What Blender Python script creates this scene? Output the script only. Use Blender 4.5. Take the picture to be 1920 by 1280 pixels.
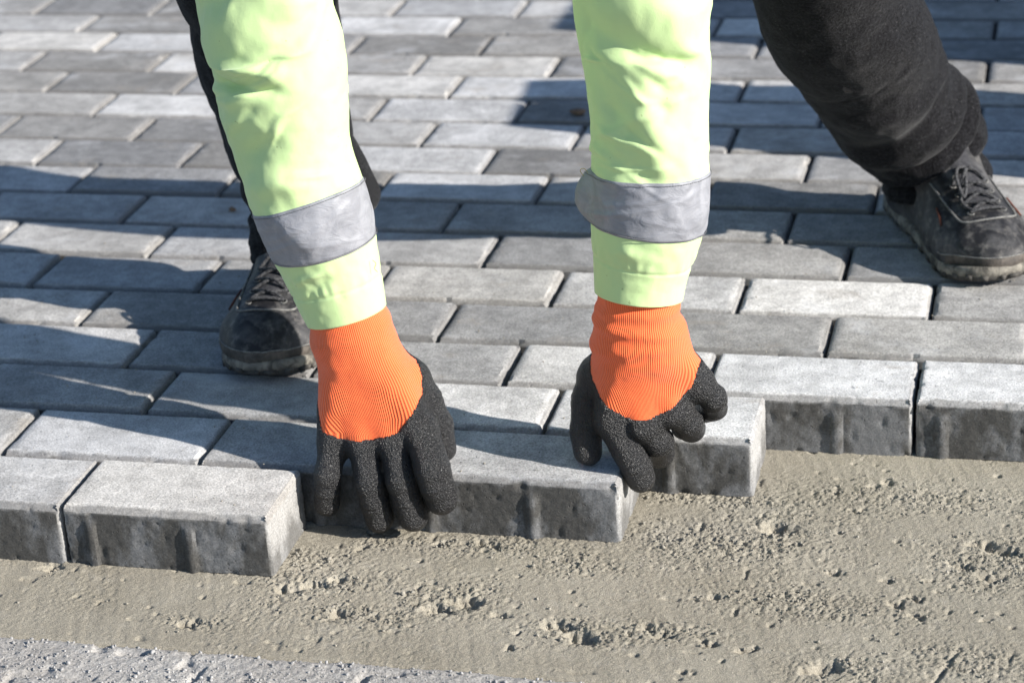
import bpy, bmesh, math, random
import numpy as np
from mathutils import Vector, Matrix
from mathutils.bvhtree import BVHTree

for o in list(bpy.data.objects):
    bpy.data.objects.remove(o)
SC = bpy.context.scene
COL = SC.collection
R = math.radians

# ------------------------------------------------------------------ camera
cam_data = bpy.data.cameras.new('camera')
cam = bpy.data.objects.new('camera', cam_data)
COL.objects.link(cam)
cam.location = (0.60213, -1.66163, 0.93794)
cam.rotation_euler = (1.156686, 0.059592, 0.231875)
cam_data.sensor_width = 36.0
cam_data.lens = 78.89
cam_data.clip_start = 0.05
cam_data.clip_end = 400.0
cam_data.dof.use_dof = True
cam_data.dof.focus_distance = 1.96
cam_data.dof.aperture_fstop = 8.5
SC.camera = cam

# ------------------------------------------------------------------ light
SUN_EL, SUN_AZ = R(25.0), R(13.0)          # azimuth measured from +X towards -Y
sun_dir = Vector((math.cos(SUN_EL) * math.cos(SUN_AZ), -math.cos(SUN_EL) * math.sin(SUN_AZ), math.sin(SUN_EL)))
world = bpy.data.worlds.new('World')
SC.world = world
world.use_nodes = True
wn = world.node_tree.nodes
wl = world.node_tree.links
wn.clear()
sky = wn.new('ShaderNodeTexSky')
sky.sky_type = 'NISHITA'
sky.sun_disc = False
sky.sun_elevation = SUN_EL
sky.sun_rotation = R(90) + SUN_AZ
sky.air_density = 1.0
sky.dust_density = 0.4
sky.ozone_density = 2.5
bg = wn.new('ShaderNodeBackground')
bg.inputs['Strength'].default_value = 0.086
wout = wn.new('ShaderNodeOutputWorld')
wl.new(sky.outputs[0], bg.inputs[0])
wl.new(bg.outputs[0], wout.inputs[0])
sd = bpy.data.lights.new('sun', 'SUN')
sd.energy = 5.0
sd.angle = R(0.53)
sd.color = (1.0, 0.95, 0.885)
sun = bpy.data.objects.new('sun', sd)
COL.objects.link(sun)
sun.rotation_euler = sun_dir.to_track_quat('Z', 'Y').to_euler()
sun.location = sun_dir * 10

SC.view_settings.view_transform = 'Standard'
SC.view_settings.look = 'None'
SC.view_settings.gamma = 1.0
SC.view_settings.use_curve_mapping = False
SC.view_settings.exposure = 0.96

# ------------------------------------------------------------------ helpers
def hash3(i, j, k, seed):
    n = (i.astype(np.int64) * 374761393 + j.astype(np.int64) * 668265263 + k.astype(np.int64) * 2147483647 + seed * 1274126177) & 0xFFFFFFFF
    n = ((n ^ (n >> 13)) * 1274126177) & 0xFFFFFFFF
    n = ((n ^ (n >> 16)) * 2246822519) & 0xFFFFFFFF
    return ((n ^ (n >> 15)) & 0xFFFFFF) / float(0x7FFFFF) - 1.0

def vnoise(P, scale, seed=0):
    """value noise in [-1,1]; P (...,3), scale in cells per metre"""
    Q = np.asarray(P, dtype=np.float64) * scale
    I = np.floor(Q).astype(np.int64)
    Fq = Q - I
    Fq = Fq * Fq * Fq * (Fq * (Fq * 6 - 15) + 10)
    out = 0
    for a in (0, 1):
        wa = Fq[..., 0] if a else 1 - Fq[..., 0]
        for b in (0, 1):
            wb = Fq[..., 1] if b else 1 - Fq[..., 1]
            for c in (0, 1):
                wc = Fq[..., 2] if c else 1 - Fq[..., 2]
                out = out + wa * wb * wc * hash3(I[..., 0] + a, I[..., 1] + b, I[..., 2] + c, seed)
    return out

def fbm(P, scale, octaves=4, seed=0, gain=0.5):
    s, a, t = 0, 1.0, 0
    for o in range(octaves):
        s = s + a * vnoise(P, scale * 2.03 ** o, seed + o * 17)
        t += a
        a *= gain
    return s / t

def sstep(a, b, x):
    t = np.clip((x - a) / (b - a), 0, 1)
    return t * t * (3 - 2 * t)

def mesh_from(name, V, Fc, smooth=True):
    me = bpy.data.meshes.new(name)
    V = np.asarray(V, dtype=np.float32)
    Fc = np.asarray(Fc, dtype=np.int32)
    n = Fc.shape[1]
    me.vertices.add(len(V))
    me.vertices.foreach_set('co', V.ravel())
    me.loops.add(Fc.size)
    me.loops.foreach_set('vertex_index', Fc.ravel())
    me.polygons.add(len(Fc))
    me.polygons.foreach_set('loop_start', np.arange(0, Fc.size, n, dtype=np.int32))
    me.polygons.foreach_set('loop_total', np.full(len(Fc), n, dtype=np.int32))
    if smooth:
        me.polygons.foreach_set('use_smooth', np.ones(len(Fc), dtype=bool))
    me.update(calc_edges=True)
    me.validate()
    return me

def attr(me, name, vals):
    a = me.attributes.new(name, 'FLOAT', 'POINT')
    a.data.foreach_set('value', np.asarray(vals, dtype=np.float32))

def link(name, me, mat=None, parent=None):
    o = bpy.data.objects.new(name, me)
    COL.objects.link(o)
    if mat and me is not None:
        if len(me.materials) == 0:
            me.materials.append(mat)
    if parent:
        o.parent = parent
    return o

def tag(o, label=None, cat=None, group=None, kind=None):
    if label: o['label'] = label
    if cat: o['category'] = cat
    if group: o['group'] = group
    if kind: o['kind'] = kind
    return o

def empty(name, loc=(0, 0, 0)):
    o = bpy.data.objects.new(name, None)
    COL.objects.link(o)
    o.location = loc
    o.empty_display_size = 0.05
    return o

# ---- implicit surfaces
def surface_nets(F, org, h):
    nx, ny, nz = F.shape
    acc = np.zeros((nx - 1, ny - 1, nz - 1, 3), np.float32)
    cnt = np.zeros((nx - 1, ny - 1, nz - 1), np.float32)
    N = (nx - 1, ny - 1, nz - 1)
    def sl(o):
        return tuple(slice(o[a], o[a] + N[a]) for a in range(3))
    for ax in range(3):
        oth = [a for a in range(3) if a != ax]
        for p in (0, 1):
            for q in (0, 1):
                o0 = [0, 0, 0]
                o0[oth[0]] = p
                o0[oth[1]] = q
                o1 = list(o0)
                o1[ax] = 1
                fa, fb = F[sl(o0)], F[sl(o1)]
                m = (fa < 0) != (fb < 0)
                t = np.where(m, fa / np.where(m, fa - fb, 1), 0)
                acc[..., ax] += t
                acc[..., oth[0]] += m * p
                acc[..., oth[1]] += m * q
                cnt += m
    act = cnt > 0
    idx = np.full(N, -1, np.int64)
    idx[act] = np.arange(act.sum())
    ijk = np.argwhere(act)
    V = (acc[act] / cnt[act][:, None] + ijk) * h + np.asarray(org)
    faces = []
    S = F < 0
    for ax in range(3):
        a1, a2 = (ax + 1) % 3, (ax + 2) % 3
        lo = [slice(1, F.shape[a] - 1) for a in range(3)]
        lo[ax] = slice(0, F.shape[ax] - 1)
        hi = list(lo)
        hi[ax] = slice(1, F.shape[ax])
        s0, s1 = S[tuple(lo)], S[tuple(hi)]
        off = np.array([1, 1, 1])
        off[ax] = 0
        for flip in (False, True):
            m = (s0 & ~s1) if not flip else (~s0 & s1)
            e = np.argwhere(m) + off
            if len(e) == 0:
                continue
            d1 = np.zeros(3, int)
            d1[a1] = 1
            d2 = np.zeros(3, int)
            d2[a2] = 1
            c = [e - d1 - d2, e - d2, e, e - d1]
            if flip:
                c = c[::-1]
            ok = np.ones(len(e), bool)
            for q in c:
                ok &= (q >= 0).all(1) & (q < np.array(N)).all(1)
            faces.append(np.stack([idx[tuple(q[ok].T)] for q in c], 1))
    return V, np.concatenate(faces)

def grid(lo, hi, h):
    ax = [np.arange(lo[i], hi[i] + h, h, dtype=np.float32) for i in range(3)]
    G = np.stack(np.meshgrid(*ax, indexing='ij'), -1)
    return G, np.array(lo, np.float32)

def rc(G, a, b, ra, rb):
    a = np.array(a, np.float32)
    d = np.array(b, np.float32) - a
    L2 = float(d @ d) + 1e-12
    t = np.clip(((G - a) @ d) / L2, 0, 1)
    q = G - a - t[..., None] * d
    return np.sqrt((q * q).sum(-1)) - (ra + t * (rb - ra))

def ell(G, c, r):
    q = (G - np.array(c, np.float32)) / np.array(r, np.float32)
    k = np.sqrt((q * q).sum(-1))
    return (k - 1) * min(r)

def smin(a, b, k):
    h = np.maximum(k - np.abs(a - b), 0) / k
    return np.minimum(a, b) - h * h * k * 0.25

def smoothmesh(V, Fc, it=2, f=0.5):
    for _ in range(it):
        A = np.zeros_like(V)
        c = np.zeros(len(V))
        for k in range(4):
            i, j = Fc[:, k], Fc[:, (k + 1) % 4]
            np.add.at(A, i, V[j]); np.add.at(A, j, V[i])
            np.add.at(c, i, 1); np.add.at(c, j, 1)
        V = V + f * (A / np.maximum(c, 1)[:, None] - V)
    return V

def vnormals(V, Fc):
    n = np.cross(V[Fc[:, 2]] - V[Fc[:, 0]], V[Fc[:, 3]] - V[Fc[:, 1]])
    N = np.zeros_like(V)
    for k in range(4):
        np.add.at(N, Fc[:, k], n)
    return N / (np.linalg.norm(N, axis=1)[:, None] + 1e-12)

def catmull(P, n):
    P = np.asarray(P, float)
    Q = np.vstack([2 * P[0] - P[1], P, 2 * P[-1] - P[-2]])
    m = len(P) - 1
    t = np.linspace(0, m, n)
    i = np.minimum(t.astype(int), m - 1)
    u = (t - i)[:, None]
    p0, p1, p2, p3 = Q[i], Q[i + 1], Q[i + 2], Q[i + 3]
    return 0.5 * ((2 * p1) + (-p0 + p2) * u + (2 * p0 - 5 * p1 + 4 * p2 - p3) * u ** 2 + (-p0 + 3 * p1 - 3 * p2 + p3) * u ** 3)

def frames(path, ref):
    T = np.gradient(path, axis=0)
    T /= np.linalg.norm(T, axis=1)[:, None]
    Fv = np.asarray(ref, float)[None] - (T @ np.asarray(ref, float))[:, None] * T
    Fv /= np.linalg.norm(Fv, axis=1)[:, None]
    Sd = np.cross(Fv, T)
    return T, Fv, Sd

def tube(path, rad, nth, disp=None, ref=(0, -1, 0), depth=1.0, side=1, close=False):
    """loft with theta=0 towards ref, theta=+90 towards +X; returns V,F,theta,arc"""
    T, Fv, Sd = frames(path, ref)
    if Sd[:, 0].mean() < 0:
        Sd = -Sd
        flip = True
    else:
        flip = False
    n = len(path)
    arc = np.concatenate([[0], np.cumsum(np.linalg.norm(np.diff(path, axis=0), axis=1))])
    th = np.linspace(-math.pi, math.pi, nth, endpoint=False)
    TH, AR = np.meshgrid(th, arc)
    rr = np.asarray(rad)[:, None] * np.ones_like(TH)
    if disp is not None:
        rr = rr + disp(TH, AR, rr)
    c, s = np.cos(TH), np.sin(TH)
    V = path[:, None] + rr[..., None] * (c[..., None] * Fv[:, None] * depth + s[..., None] * Sd[:, None])
    V = V.reshape(-1, 3)
    i, j = np.meshgrid(np.arange(n - 1), np.arange(nth), indexing='ij')
    j2 = (j + 1) % nth
    Fc = np.stack([i * nth + j, i * nth + j2, (i + 1) * nth + j2, (i + 1) * nth + j], -1).reshape(-1, 4)
    # orient outwards
    f0 = Fc[len(Fc) // 2]
    nn = np.cross(V[f0[1]] - V[f0[0]], V[f0[3]] - V[f0[0]])
    if nn @ (V[f0[0]] - path[f0[0] // nth]) < 0:
        Fc = Fc[:, ::-1]
    return V, Fc, TH.ravel(), AR.ravel()

def cord(pts, r, nseg=8, n=None):
    """thin round cord along points"""
    P = catmull(pts, n or max(8, len(pts) * 6))
    T = np.gradient(P, axis=0)
    T /= np.linalg.norm(T, axis=1)[:, None] + 1e-9
    up = np.array([0.31, 0.17, 0.93])
    A = np.cross(T, up); A /= np.linalg.norm(A, axis=1)[:, None] + 1e-9
    B = np.cross(T, A)
    th = np.linspace(0, 2 * math.pi, nseg, endpoint=False)
    rad = np.full(len(P), r)
    V = P[:, None] + (np.cos(th)[None, :, None] * A[:, None] + np.sin(th)[None, :, None] * B[:, None]) * rad[:, None, None]
    V = V.reshape(-1, 3)
    i, j = np.meshgrid(np.arange(len(P) - 1), np.arange(nseg), indexing='ij')
    j2 = (j + 1) % nseg
    Fc = np.stack([i * nseg + j, (i + 1) * nseg + j, (i + 1) * nseg + j2, i * nseg + j2], -1).reshape(-1, 4)
    return V, Fc

def join(parts):
    Vs, Fs, o = [], [], 0
    for V, Fc in parts:
        Vs.append(V); Fs.append(Fc + o); o += len(V)
    return np.concatenate(Vs), np.concatenate(Fs)

def quad_to_mesh(name, V, Fc):
    bm = bmesh.new()
    vs = [bm.verts.new(v) for v in V]
    for f in Fc:
        ids = list(dict.fromkeys(int(i) for i in f))
        if len(ids) >= 3:
            try: bm.faces.new([vs[i] for i in ids])
            except ValueError: pass
    bmesh.ops.recalc_face_normals(bm, faces=bm.faces)
    for f in bm.faces: f.smooth = True
    me = bpy.data.meshes.new(name)
    bm.to_mesh(me); bm.free()
    return me

# ------------------------------------------------------------------ materials
class NT:
    def __init__(self, name):
        self.m = bpy.data.materials.new(name)
        self.m.use_nodes = True
        self.t = self.m.node_tree
        self.t.nodes.clear()
        self.out = self.n('ShaderNodeOutputMaterial')
        self.b = self.n('ShaderNodeBsdfPrincipled')
        self.l(self.b.outputs[0], self.out.inputs[0])
    def n(self, t, **kw):
        x = self.t.nodes.new(t)
        for k, v in kw.items():
            setattr(x, k, v)
        return x
    def l(self, a, b):
        self.t.links.new(a, b)
    def put(self, sock, v):
        if hasattr(v, 'is_linked') or hasattr(v, 'links'):
            self.l(v, sock)
        else:
            sock.default_value = v
    def noise(self, co, scale, detail=4, rough=0.55, dist=0.0):
        x = self.n('ShaderNodeTexNoise')
        self.l(co, x.inputs['Vector'])
        x.inputs['Scale'].default_value = scale
        x.inputs['Detail'].default_value = detail
        x.inputs['Roughness'].default_value = rough
        x.inputs['Distortion'].default_value = dist
        return x.outputs['Fac']
    def ramp(self, fac, a, b, lo=0.0, hi=1.0):
        x = self.n('ShaderNodeMapRange')
        x.interpolation_type = 'SMOOTHSTEP'
        self.put(x.inputs['Value'], fac)
        x.inputs['From Min'].default_value = a
        x.inputs['From Max'].default_value = b
        x.inputs['To Min'].default_value = lo
        x.inputs['To Max'].default_value = hi
        return x.outputs['Result']
    def math(self, op, a, b=0.0):
        x = self.n('ShaderNodeMath', operation=op)
        self.put(x.inputs[0], a)
        self.put(x.inputs[1], b)
        return x.outputs[0]
    def mix(self, fac, a, b, mode='MIX'):
        x = self.n('ShaderNodeMix', data_type='RGBA', blend_type=mode)
        self.put(x.inputs[0], fac)
        self.put(x.inputs[6], a)
        self.put(x.inputs[7], b)
        return x.outputs[2]
    def scale3(self, co, v):
        x = self.n('ShaderNodeVectorMath', operation='MULTIPLY')
        self.l(co, x.inputs[0])
        x.inputs[1].default_value = v
        return x.outputs[0]
    def bump(self, h, strength, dist, prev=None):
        x = self.n('ShaderNodeBump')
        x.inputs['Strength'].default_value = strength
        x.inputs['Distance'].default_value = dist
        self.put(x.inputs['Height'], h)
        if prev is not None:
            self.l(prev, x.inputs['Normal'])
        return x.outputs[0]
    def done(self, color=None, rough=None, normal=None, **kw):
        if color is not None: self.put(self.b.inputs['Base Color'], color)
        if rough is not None: self.put(self.b.inputs['Roughness'], rough)
        if normal is not None: self.l(normal, self.b.inputs['Normal'])
        for k, v in kw.items():
            self.put(self.b.inputs[k.replace('_', ' ')], v)
        return self.m

def gray(v, w=0.0):
    return (v * (1 + w), v, v * (1 - w), 1)

def mat_paver():
    s = NT('paver_concrete')
    tc = s.n('ShaderNodeTexCoord')
    oi = s.n('ShaderNodeObjectInfo')
    off = s.n('ShaderNodeVectorMath', operation='SCALE')
    cmb = s.n('ShaderNodeCombineXYZ')
    s.l(oi.outputs['Random'], cmb.inputs[0])
    s.l(s.math('MULTIPLY', oi.outputs['Random'], 7.3), cmb.inputs[1])
    s.l(s.math('MULTIPLY', oi.outputs['Random'], 3.1), cmb.inputs[2])
    s.l(cmb.outputs[0], off.inputs[0])
    off.inputs['Scale'].default_value = 9.0
    add = s.n('ShaderNodeVectorMath', operation='ADD')
    s.l(tc.outputs['Object'], add.inputs[0])
    s.l(off.outputs[0], add.inputs[1])
    co = add.outputs[0]
    mott = s.noise(co, 15, 6, 0.66, 0.0)
    mid = s.noise(co, 60, 5, 0.6)
    fine = s.noise(co, 520, 3, 0.7)
    base = oi.outputs['Color']
    c = s.mix(1.0, base, s.ramp(mott, 0.3, 0.7, 0.80, 1.20), 'MULTIPLY')
    c = s.mix(1.0, c, s.ramp(mid, 0.3, 0.7, 0.92, 1.08), 'MULTIPLY')
    c = s.mix(1.0, c, s.ramp(fine, 0.25, 0.75, 0.58, 1.42), 'MULTIPLY')
    # pale bloom and warm stains
    eff = s.ramp(s.noise(s.scale3(co, (0.85, 1.1, 1.0)), 14, 6, 0.7, 0.15), 0.53, 0.72)
    c = s.mix(s.math('MULTIPLY', eff, 0.45), c, (0.52, 0.52, 0.525, 1))
    st = s.ramp(s.noise(s.scale3(co, (0.8, 1.2, 1.0)), 17.3, 6, 0.68, 0.2), 0.56, 0.74)
    c = s.mix(s.math('MULTIPLY', st, 0.5), c, (0.29, 0.255, 0.215, 1))
    # specks and pinholes
    spk = s.ramp(s.noise(co, 260, 2, 0.5), 0.66, 0.73)
    c = s.mix(s.math('MULTIPLY', spk, 0.6), c, (0.10, 0.10, 0.105, 1))
    # darker coarse body below the facing layer, with drip marks
    sep = s.n('ShaderNodeSeparateXYZ')
    s.l(tc.outputs['Object'], sep.inputs[0])
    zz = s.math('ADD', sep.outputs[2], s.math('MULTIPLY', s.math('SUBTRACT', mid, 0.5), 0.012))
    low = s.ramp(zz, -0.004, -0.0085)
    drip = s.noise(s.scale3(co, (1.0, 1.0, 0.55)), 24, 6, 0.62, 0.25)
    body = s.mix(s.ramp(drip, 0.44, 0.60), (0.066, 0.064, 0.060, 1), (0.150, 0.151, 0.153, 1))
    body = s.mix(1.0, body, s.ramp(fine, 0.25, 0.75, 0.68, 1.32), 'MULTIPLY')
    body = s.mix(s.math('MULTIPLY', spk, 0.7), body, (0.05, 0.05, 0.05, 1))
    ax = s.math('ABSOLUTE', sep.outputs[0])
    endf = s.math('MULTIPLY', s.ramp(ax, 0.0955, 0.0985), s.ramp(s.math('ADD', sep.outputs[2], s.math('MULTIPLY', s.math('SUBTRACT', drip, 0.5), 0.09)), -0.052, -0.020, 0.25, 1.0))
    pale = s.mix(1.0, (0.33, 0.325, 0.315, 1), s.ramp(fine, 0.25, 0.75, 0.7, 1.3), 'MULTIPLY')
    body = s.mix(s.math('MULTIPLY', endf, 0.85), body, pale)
    ay = s.math('ABSOLUTE', sep.outputs[1])
    bev = s.math('MAXIMUM', s.ramp(s.math('ADD', ay, s.math('MULTIPLY', s.math('SUBTRACT', mid, 0.5), 0.006)), 0.0425, 0.0455), s.ramp(s.math('ADD', ax, s.math('MULTIPLY', s.math('SUBTRACT', mid, 0.5), 0.006)), 0.0945, 0.0975, 0.0, 0.9))
    bev = s.math('MULTIPLY', bev, s.ramp(mid, 0.25, 0.6, 0.35, 1.0))
    c = s.mix(s.math('MULTIPLY', bev, 0.70), c, (0.12, 0.115, 0.11, 1))
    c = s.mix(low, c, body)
    h = s.math('ADD', s.math('MULTIPLY', fine, 0.6), s.math('MULTIPLY', s.math('MULTIPLY', spk, -1.0), 1.4))
    nrm = s.bump(h, 0.55, 0.0008)
    nrm = s.bump(mid, 0.35, 0.0015, nrm)
    return s.done(c, 0.9, nrm, Specular_IOR_Level=0.25)

def mat_sand(name, c0, c1, c2, gs=900):
    s = NT(name)
    tc = s.n('ShaderNodeTexCoord')
    co = tc.outputs['Object']
    a = s.noise(co, 7, 5, 0.6)
    b = s.noise(co, 60, 5, 0.65)
    g = s.noise(co, gs, 3, 0.75)
    c = s.mix(s.ramp(a, 0.3, 0.7), c0, c1)
    c = s.mix(s.math('MULTIPLY', s.ramp(b, 0.5, 0.75), 0.5), c, c2)
    c = s.mix(1.0, c, s.ramp(g, 0.25, 0.75, 0.62, 1.38), 'MULTIPLY')
    nrm = s.bump(g, 0.8, 0.0012)
    nrm = s.bump(s.noise(co, 420, 4, 0.7), 0.28, 0.002, nrm)
    return s.done(c, 0.95, nrm, Specular_IOR_Level=0.15)

def mat_cloth(name, col, bstr=0.25, sheen=0.25, weave=1600):
    s = NT(name)
    tc = s.n('ShaderNodeTexCoord')
    co = tc.outputs['Object']
    dirt = s.ramp(s.noise(co, 22, 6, 0.65, 0.5), 0.56, 0.76)
    c = s.mix(s.math('MULTIPLY', dirt, 0.28), col, (col[0] * 0.62, col[1] * 0.62, col[2] * 0.62, 1))
    spots = s.ramp(s.noise(co, 170, 2, 0.5), 0.735, 0.77)
    c = s.mix(s.math('MULTIPLY', spots, 0.45), c, (col[0] * 0.35, col[1] * 0.33, col[2] * 0.3, 1))
    f = s.noise(co, weave, 2, 0.6)
    nrm = s.bump(f, bstr, 0.0006)
    nrm = s.bump(s.noise(co, 120, 4, 0.6), 0.18, 0.002, nrm)
    return s.done(c, 0.85, nrm, Specular_IOR_Level=0.2, Sheen_Weight=sheen, Sheen_Roughness=0.5)

def mat_tape():
    s = NT('reflective_tape')
    tc = s.n('ShaderNodeTexCoord')
    co = tc.outputs['Object']
    n = s.noise(co, 45, 6, 0.65, 0.8)
    c = s.mix(s.ramp(n, 0.35, 0.7), (0.195, 0.20, 0.222, 1), (0.265, 0.27, 0.295, 1))
    scr = s.ramp(s.noise(s.scale3(co, (1, 1, 5)), 60, 3, 0.6, 1.5), 0.68, 0.72)
    c = s.mix(s.math('MULTIPLY', scr, 0.35), c, (0.34, 0.34, 0.36, 1))
    nrm = s.bump(s.noise(s.scale3(co, (1, 1, 2.4)), 38, 3, 0.55, 1.4), 0.35, 0.004)
    nrm = s.bump(s.noise(co, 900, 2, 0.6), 0.2, 0.0005, nrm)
    return s.done(c, 0.55, nrm, Specular_IOR_Level=0.4)

def mat_fleece():
    s = NT('black_fleece')
    tc = s.n('ShaderNodeTexCoord')
    co = tc.outputs['Object']
    f = s.noise(co, 380, 4, 0.75)
    lint = s.ramp(s.noise(co, 700, 1, 0.5), 0.70, 0.78)
    c = s.mix(s.ramp(f, 0.35, 0.75), (0.003, 0.003, 0.0035, 1), (0.022, 0.0218, 0.0245, 1))
    c = s.mix(s.math('MULTIPLY', lint, 0.5), c, (0.22, 0.22, 0.22, 1))
    dst = s.ramp(s.noise(co, 9, 4, 0.6), 0.6, 0.8)
    c = s.mix(s.math('MULTIPLY', dst, 0.18), c, (0.16, 0.13, 0.10, 1))
    nrm = s.bump(f, 0.7, 0.0024)
    nrm = s.bump(s.noise(co, 40, 3, 0.5), 0.12, 0.006, nrm)
    return s.done(c, 0.95, nrm, Specular_IOR_Level=0.1, Sheen_Weight=0.10, Sheen_Roughness=0.4)

def mat_knit():
    s = NT('orange_knit')
    at = s.n('ShaderNodeAttribute', attribute_name='rib')
    at2 = s.n('ShaderNodeAttribute', attribute_name='along')
    tc = s.n('ShaderNodeTexCoord')
    co = tc.outputs['Object']
    w = s.math('SINE', s.math('MULTIPLY', at.outputs['Fac'], 118.0))
    cell = s.math('SINE', s.math('ADD', s.math('MULTIPLY', at2.outputs['Fac'], 3300.0), s.math('MULTIPLY', w, 1.2)))
    groove = s.ramp(w, -1.0, 0.2)
    c = s.mix(groove, (0.70, 0.088, 0.024, 1), (0.90, 0.180, 0.060, 1))  # shade between the ribs put into the colour: deeper orange in the grooves
    dirt = s.ramp(s.noise(co, 40, 5, 0.65, 0.6), 0.58, 0.75)
    c = s.mix(s.math('MULTIPLY', dirt, 0.35), c, (0.50, 0.10, 0.03, 1))
    h = s.math('ADD', w, s.math('MULTIPLY', cell, 0.22))
    nrm = s.bump(h, 0.55, 0.0006)
    nrm = s.bump(s.noise(co, 1500, 2, 0.6), 0.3, 0.0006, nrm)
    return s.done(c, 0.9, nrm, Specular_IOR_Level=0.15, Sheen_Weight=0.3, Sheen_Roughness=0.5)

def mat_rubber():
    s = NT('crinkled_latex')
    tc = s.n('ShaderNodeTexCoord')
    co = tc.outputs['Object']
    v = s.noise(co, 560, 3, 0.65, 0.5)
    d = s.ramp(s.noise(co, 35, 5, 0.6), 0.45, 0.72)
    peaks = s.ramp(v, 0.52, 0.72)
    c = s.mix(s.math('MULTIPLY', d, 0.5), (0.0065, 0.0065, 0.0075, 1), (0.014, 0.0135, 0.014, 1))
    c = s.mix(s.math('MULTIPLY', peaks, 0.35), c, (0.06, 0.059, 0.06, 1))
    nrm = s.bump(v, 1.0, 0.0026)
    return s.done(c, 0.36, nrm, Specular_IOR_Level=0.6)

def mat_leather():
    s = NT('dusty_black_leather')
    tc = s.n('ShaderNodeTexCoord')
    co = tc.outputs['Object']
    d = s.noise(co, 26, 7, 0.68, 0.7)
    d2 = s.noise(co, 90, 5, 0.65)
    c = s.mix(s.ramp(d, 0.38, 0.72), (0.012, 0.012, 0.014, 1), (0.085, 0.084, 0.086, 1))
    c = s.mix(s.math('MULTIPLY', s.ramp(d2, 0.48, 0.75), 0.6), c, (0.17, 0.16, 0.148, 1))
    nrm = s.bump(d2, 0.3, 0.002)
    nrm = s.bump(s.noise(co, 700, 2, 0.6), 0.25, 0.0006, nrm)
    return s.done(c, s.ramp(d, 0.35, 0.75, 0.55, 0.85), nrm, Specular_IOR_Level=0.3)

def mat_plain(name, c0, c1, rough=0.7, sc=40, bump=0.3, bd=0.002, sp=0.3):
    s = NT(name)
    tc = s.n('ShaderNodeTexCoord')
    n = s.noise(tc.outputs['Object'], sc, 6, 0.65, 0.4)
    c = s.mix(s.ramp(n, 0.33, 0.68), c0, c1)
    nrm = s.bump(s.noise(tc.outputs['Object'], sc * 6, 3, 0.6), bump, bd)
    return s.done(c, rough, nrm, Specular_IOR_Level=sp)

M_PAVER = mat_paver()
M_SAND = mat_sand('damp_sand', (0.252, 0.228, 0.180, 1), (0.310, 0.284, 0.230, 1), (0.35, 0.324, 0.272, 1))
M_CRUMB = mat_sand('sand_crumbs', (0.24, 0.22, 0.18, 1), (0.30, 0.278, 0.235, 1), (0.38, 0.36, 0.325, 1))
M_GRAVEL = mat_sand('pale_grit', (0.295, 0.280, 0.260, 1), (0.36, 0.346, 0.325, 1), (0.40, 0.388, 0.37, 1), 500)
M_GRIT = mat_sand('grit_grains', (0.28, 0.275, 0.27, 1), (0.38, 0.375, 0.37, 1), (0.46, 0.455, 0.45, 1), 700)
M_GROUND = mat_sand('bare_ground', (0.24, 0.22, 0.18, 1), (0.30, 0.275, 0.23, 1), (0.33, 0.31, 0.27, 1), 200)
M_LIME = mat_cloth('lime_hi_vis_cloth', (0.50, 0.655, 0.31, 1))
M_TAPE = mat_tape()
M_FLEECE = mat_fleece()
M_KNIT = mat_knit()
M_RUBBER = mat_rubber()
M_LEATHER = mat_leather()
M_SOLE = mat_plain('dirty_sole', (0.045, 0.041, 0.036, 1), (0.24, 0.22, 0.185, 1), 0.85, 60, 0.5)
M_OUTSOLE = mat_plain('black_outsole', (0.02, 0.019, 0.018, 1), (0.10, 0.092, 0.082, 1), 0.8, 50)
M_TOECAP = mat_plain('worn_toe_rubber', (0.03, 0.026, 0.023, 1), (0.10, 0.085, 0.072, 1), 0.65, 70)
M_LACE = mat_plain('grey_braided_lace', (0.012, 0.012, 0.014, 1), (0.11, 0.11, 0.115, 1), 0.9, 420, 0.7)
M_PIPING = mat_plain('grey_piping', (0.09, 0.09, 0.09, 1), (0.22, 0.215, 0.2, 1), 0.8, 200)
M_ORANGE = mat_plain('orange_trim', (0.05, 0.022, 0.015, 1), (0.16, 0.05, 0.028, 1), 0.7, 60)
M_STITCH = mat_plain('grey_stitch', (0.15, 0.15, 0.165, 1), (0.22, 0.22, 0.235, 1), 0.8, 300)
M_THREAD = mat_plain('yellow_thread', (0.35, 0.26, 0.06, 1), (0.5, 0.4, 0.1, 1), 0.8, 300)
M_STONE = mat_plain('brown_stone', (0.12, 0.075, 0.05, 1), (0.24, 0.17, 0.12, 1), 0.85, 120, 0.6)
M_SKIN = mat_plain('skin', (0.50, 0.30, 0.22, 1), (0.56, 0.35, 0.26, 1), 0.55, 30, 0.1)
M_HAIR = mat_plain('dark_hair', (0.03, 0.02, 0.014, 1), (0.06, 0.04, 0.03, 1), 0.6, 200)
M_WOOL = mat_plain('dark_wool', (0.03, 0.03, 0.035, 1), (0.06, 0.06, 0.065, 1), 0.95, 200, 0.6)
M_EYE = mat_plain('eye', (0.5, 0.49, 0.47, 1), (0.55, 0.54, 0.52, 1), 0.25, 20, 0.0)

# ------------------------------------------------------------------ ground, sand bed, grit strip
BED = -0.060
V = np.array([[-150, -150, -0.105], [150, -150, -0.105], [150, 150, -0.105], [-150, 150, -0.105]], float)
ground = link('ground', mesh_from('ground', V, np.array([[0, 1, 2, 3]]), False), M_GROUND)
tag(ground, kind='structure')

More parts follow.
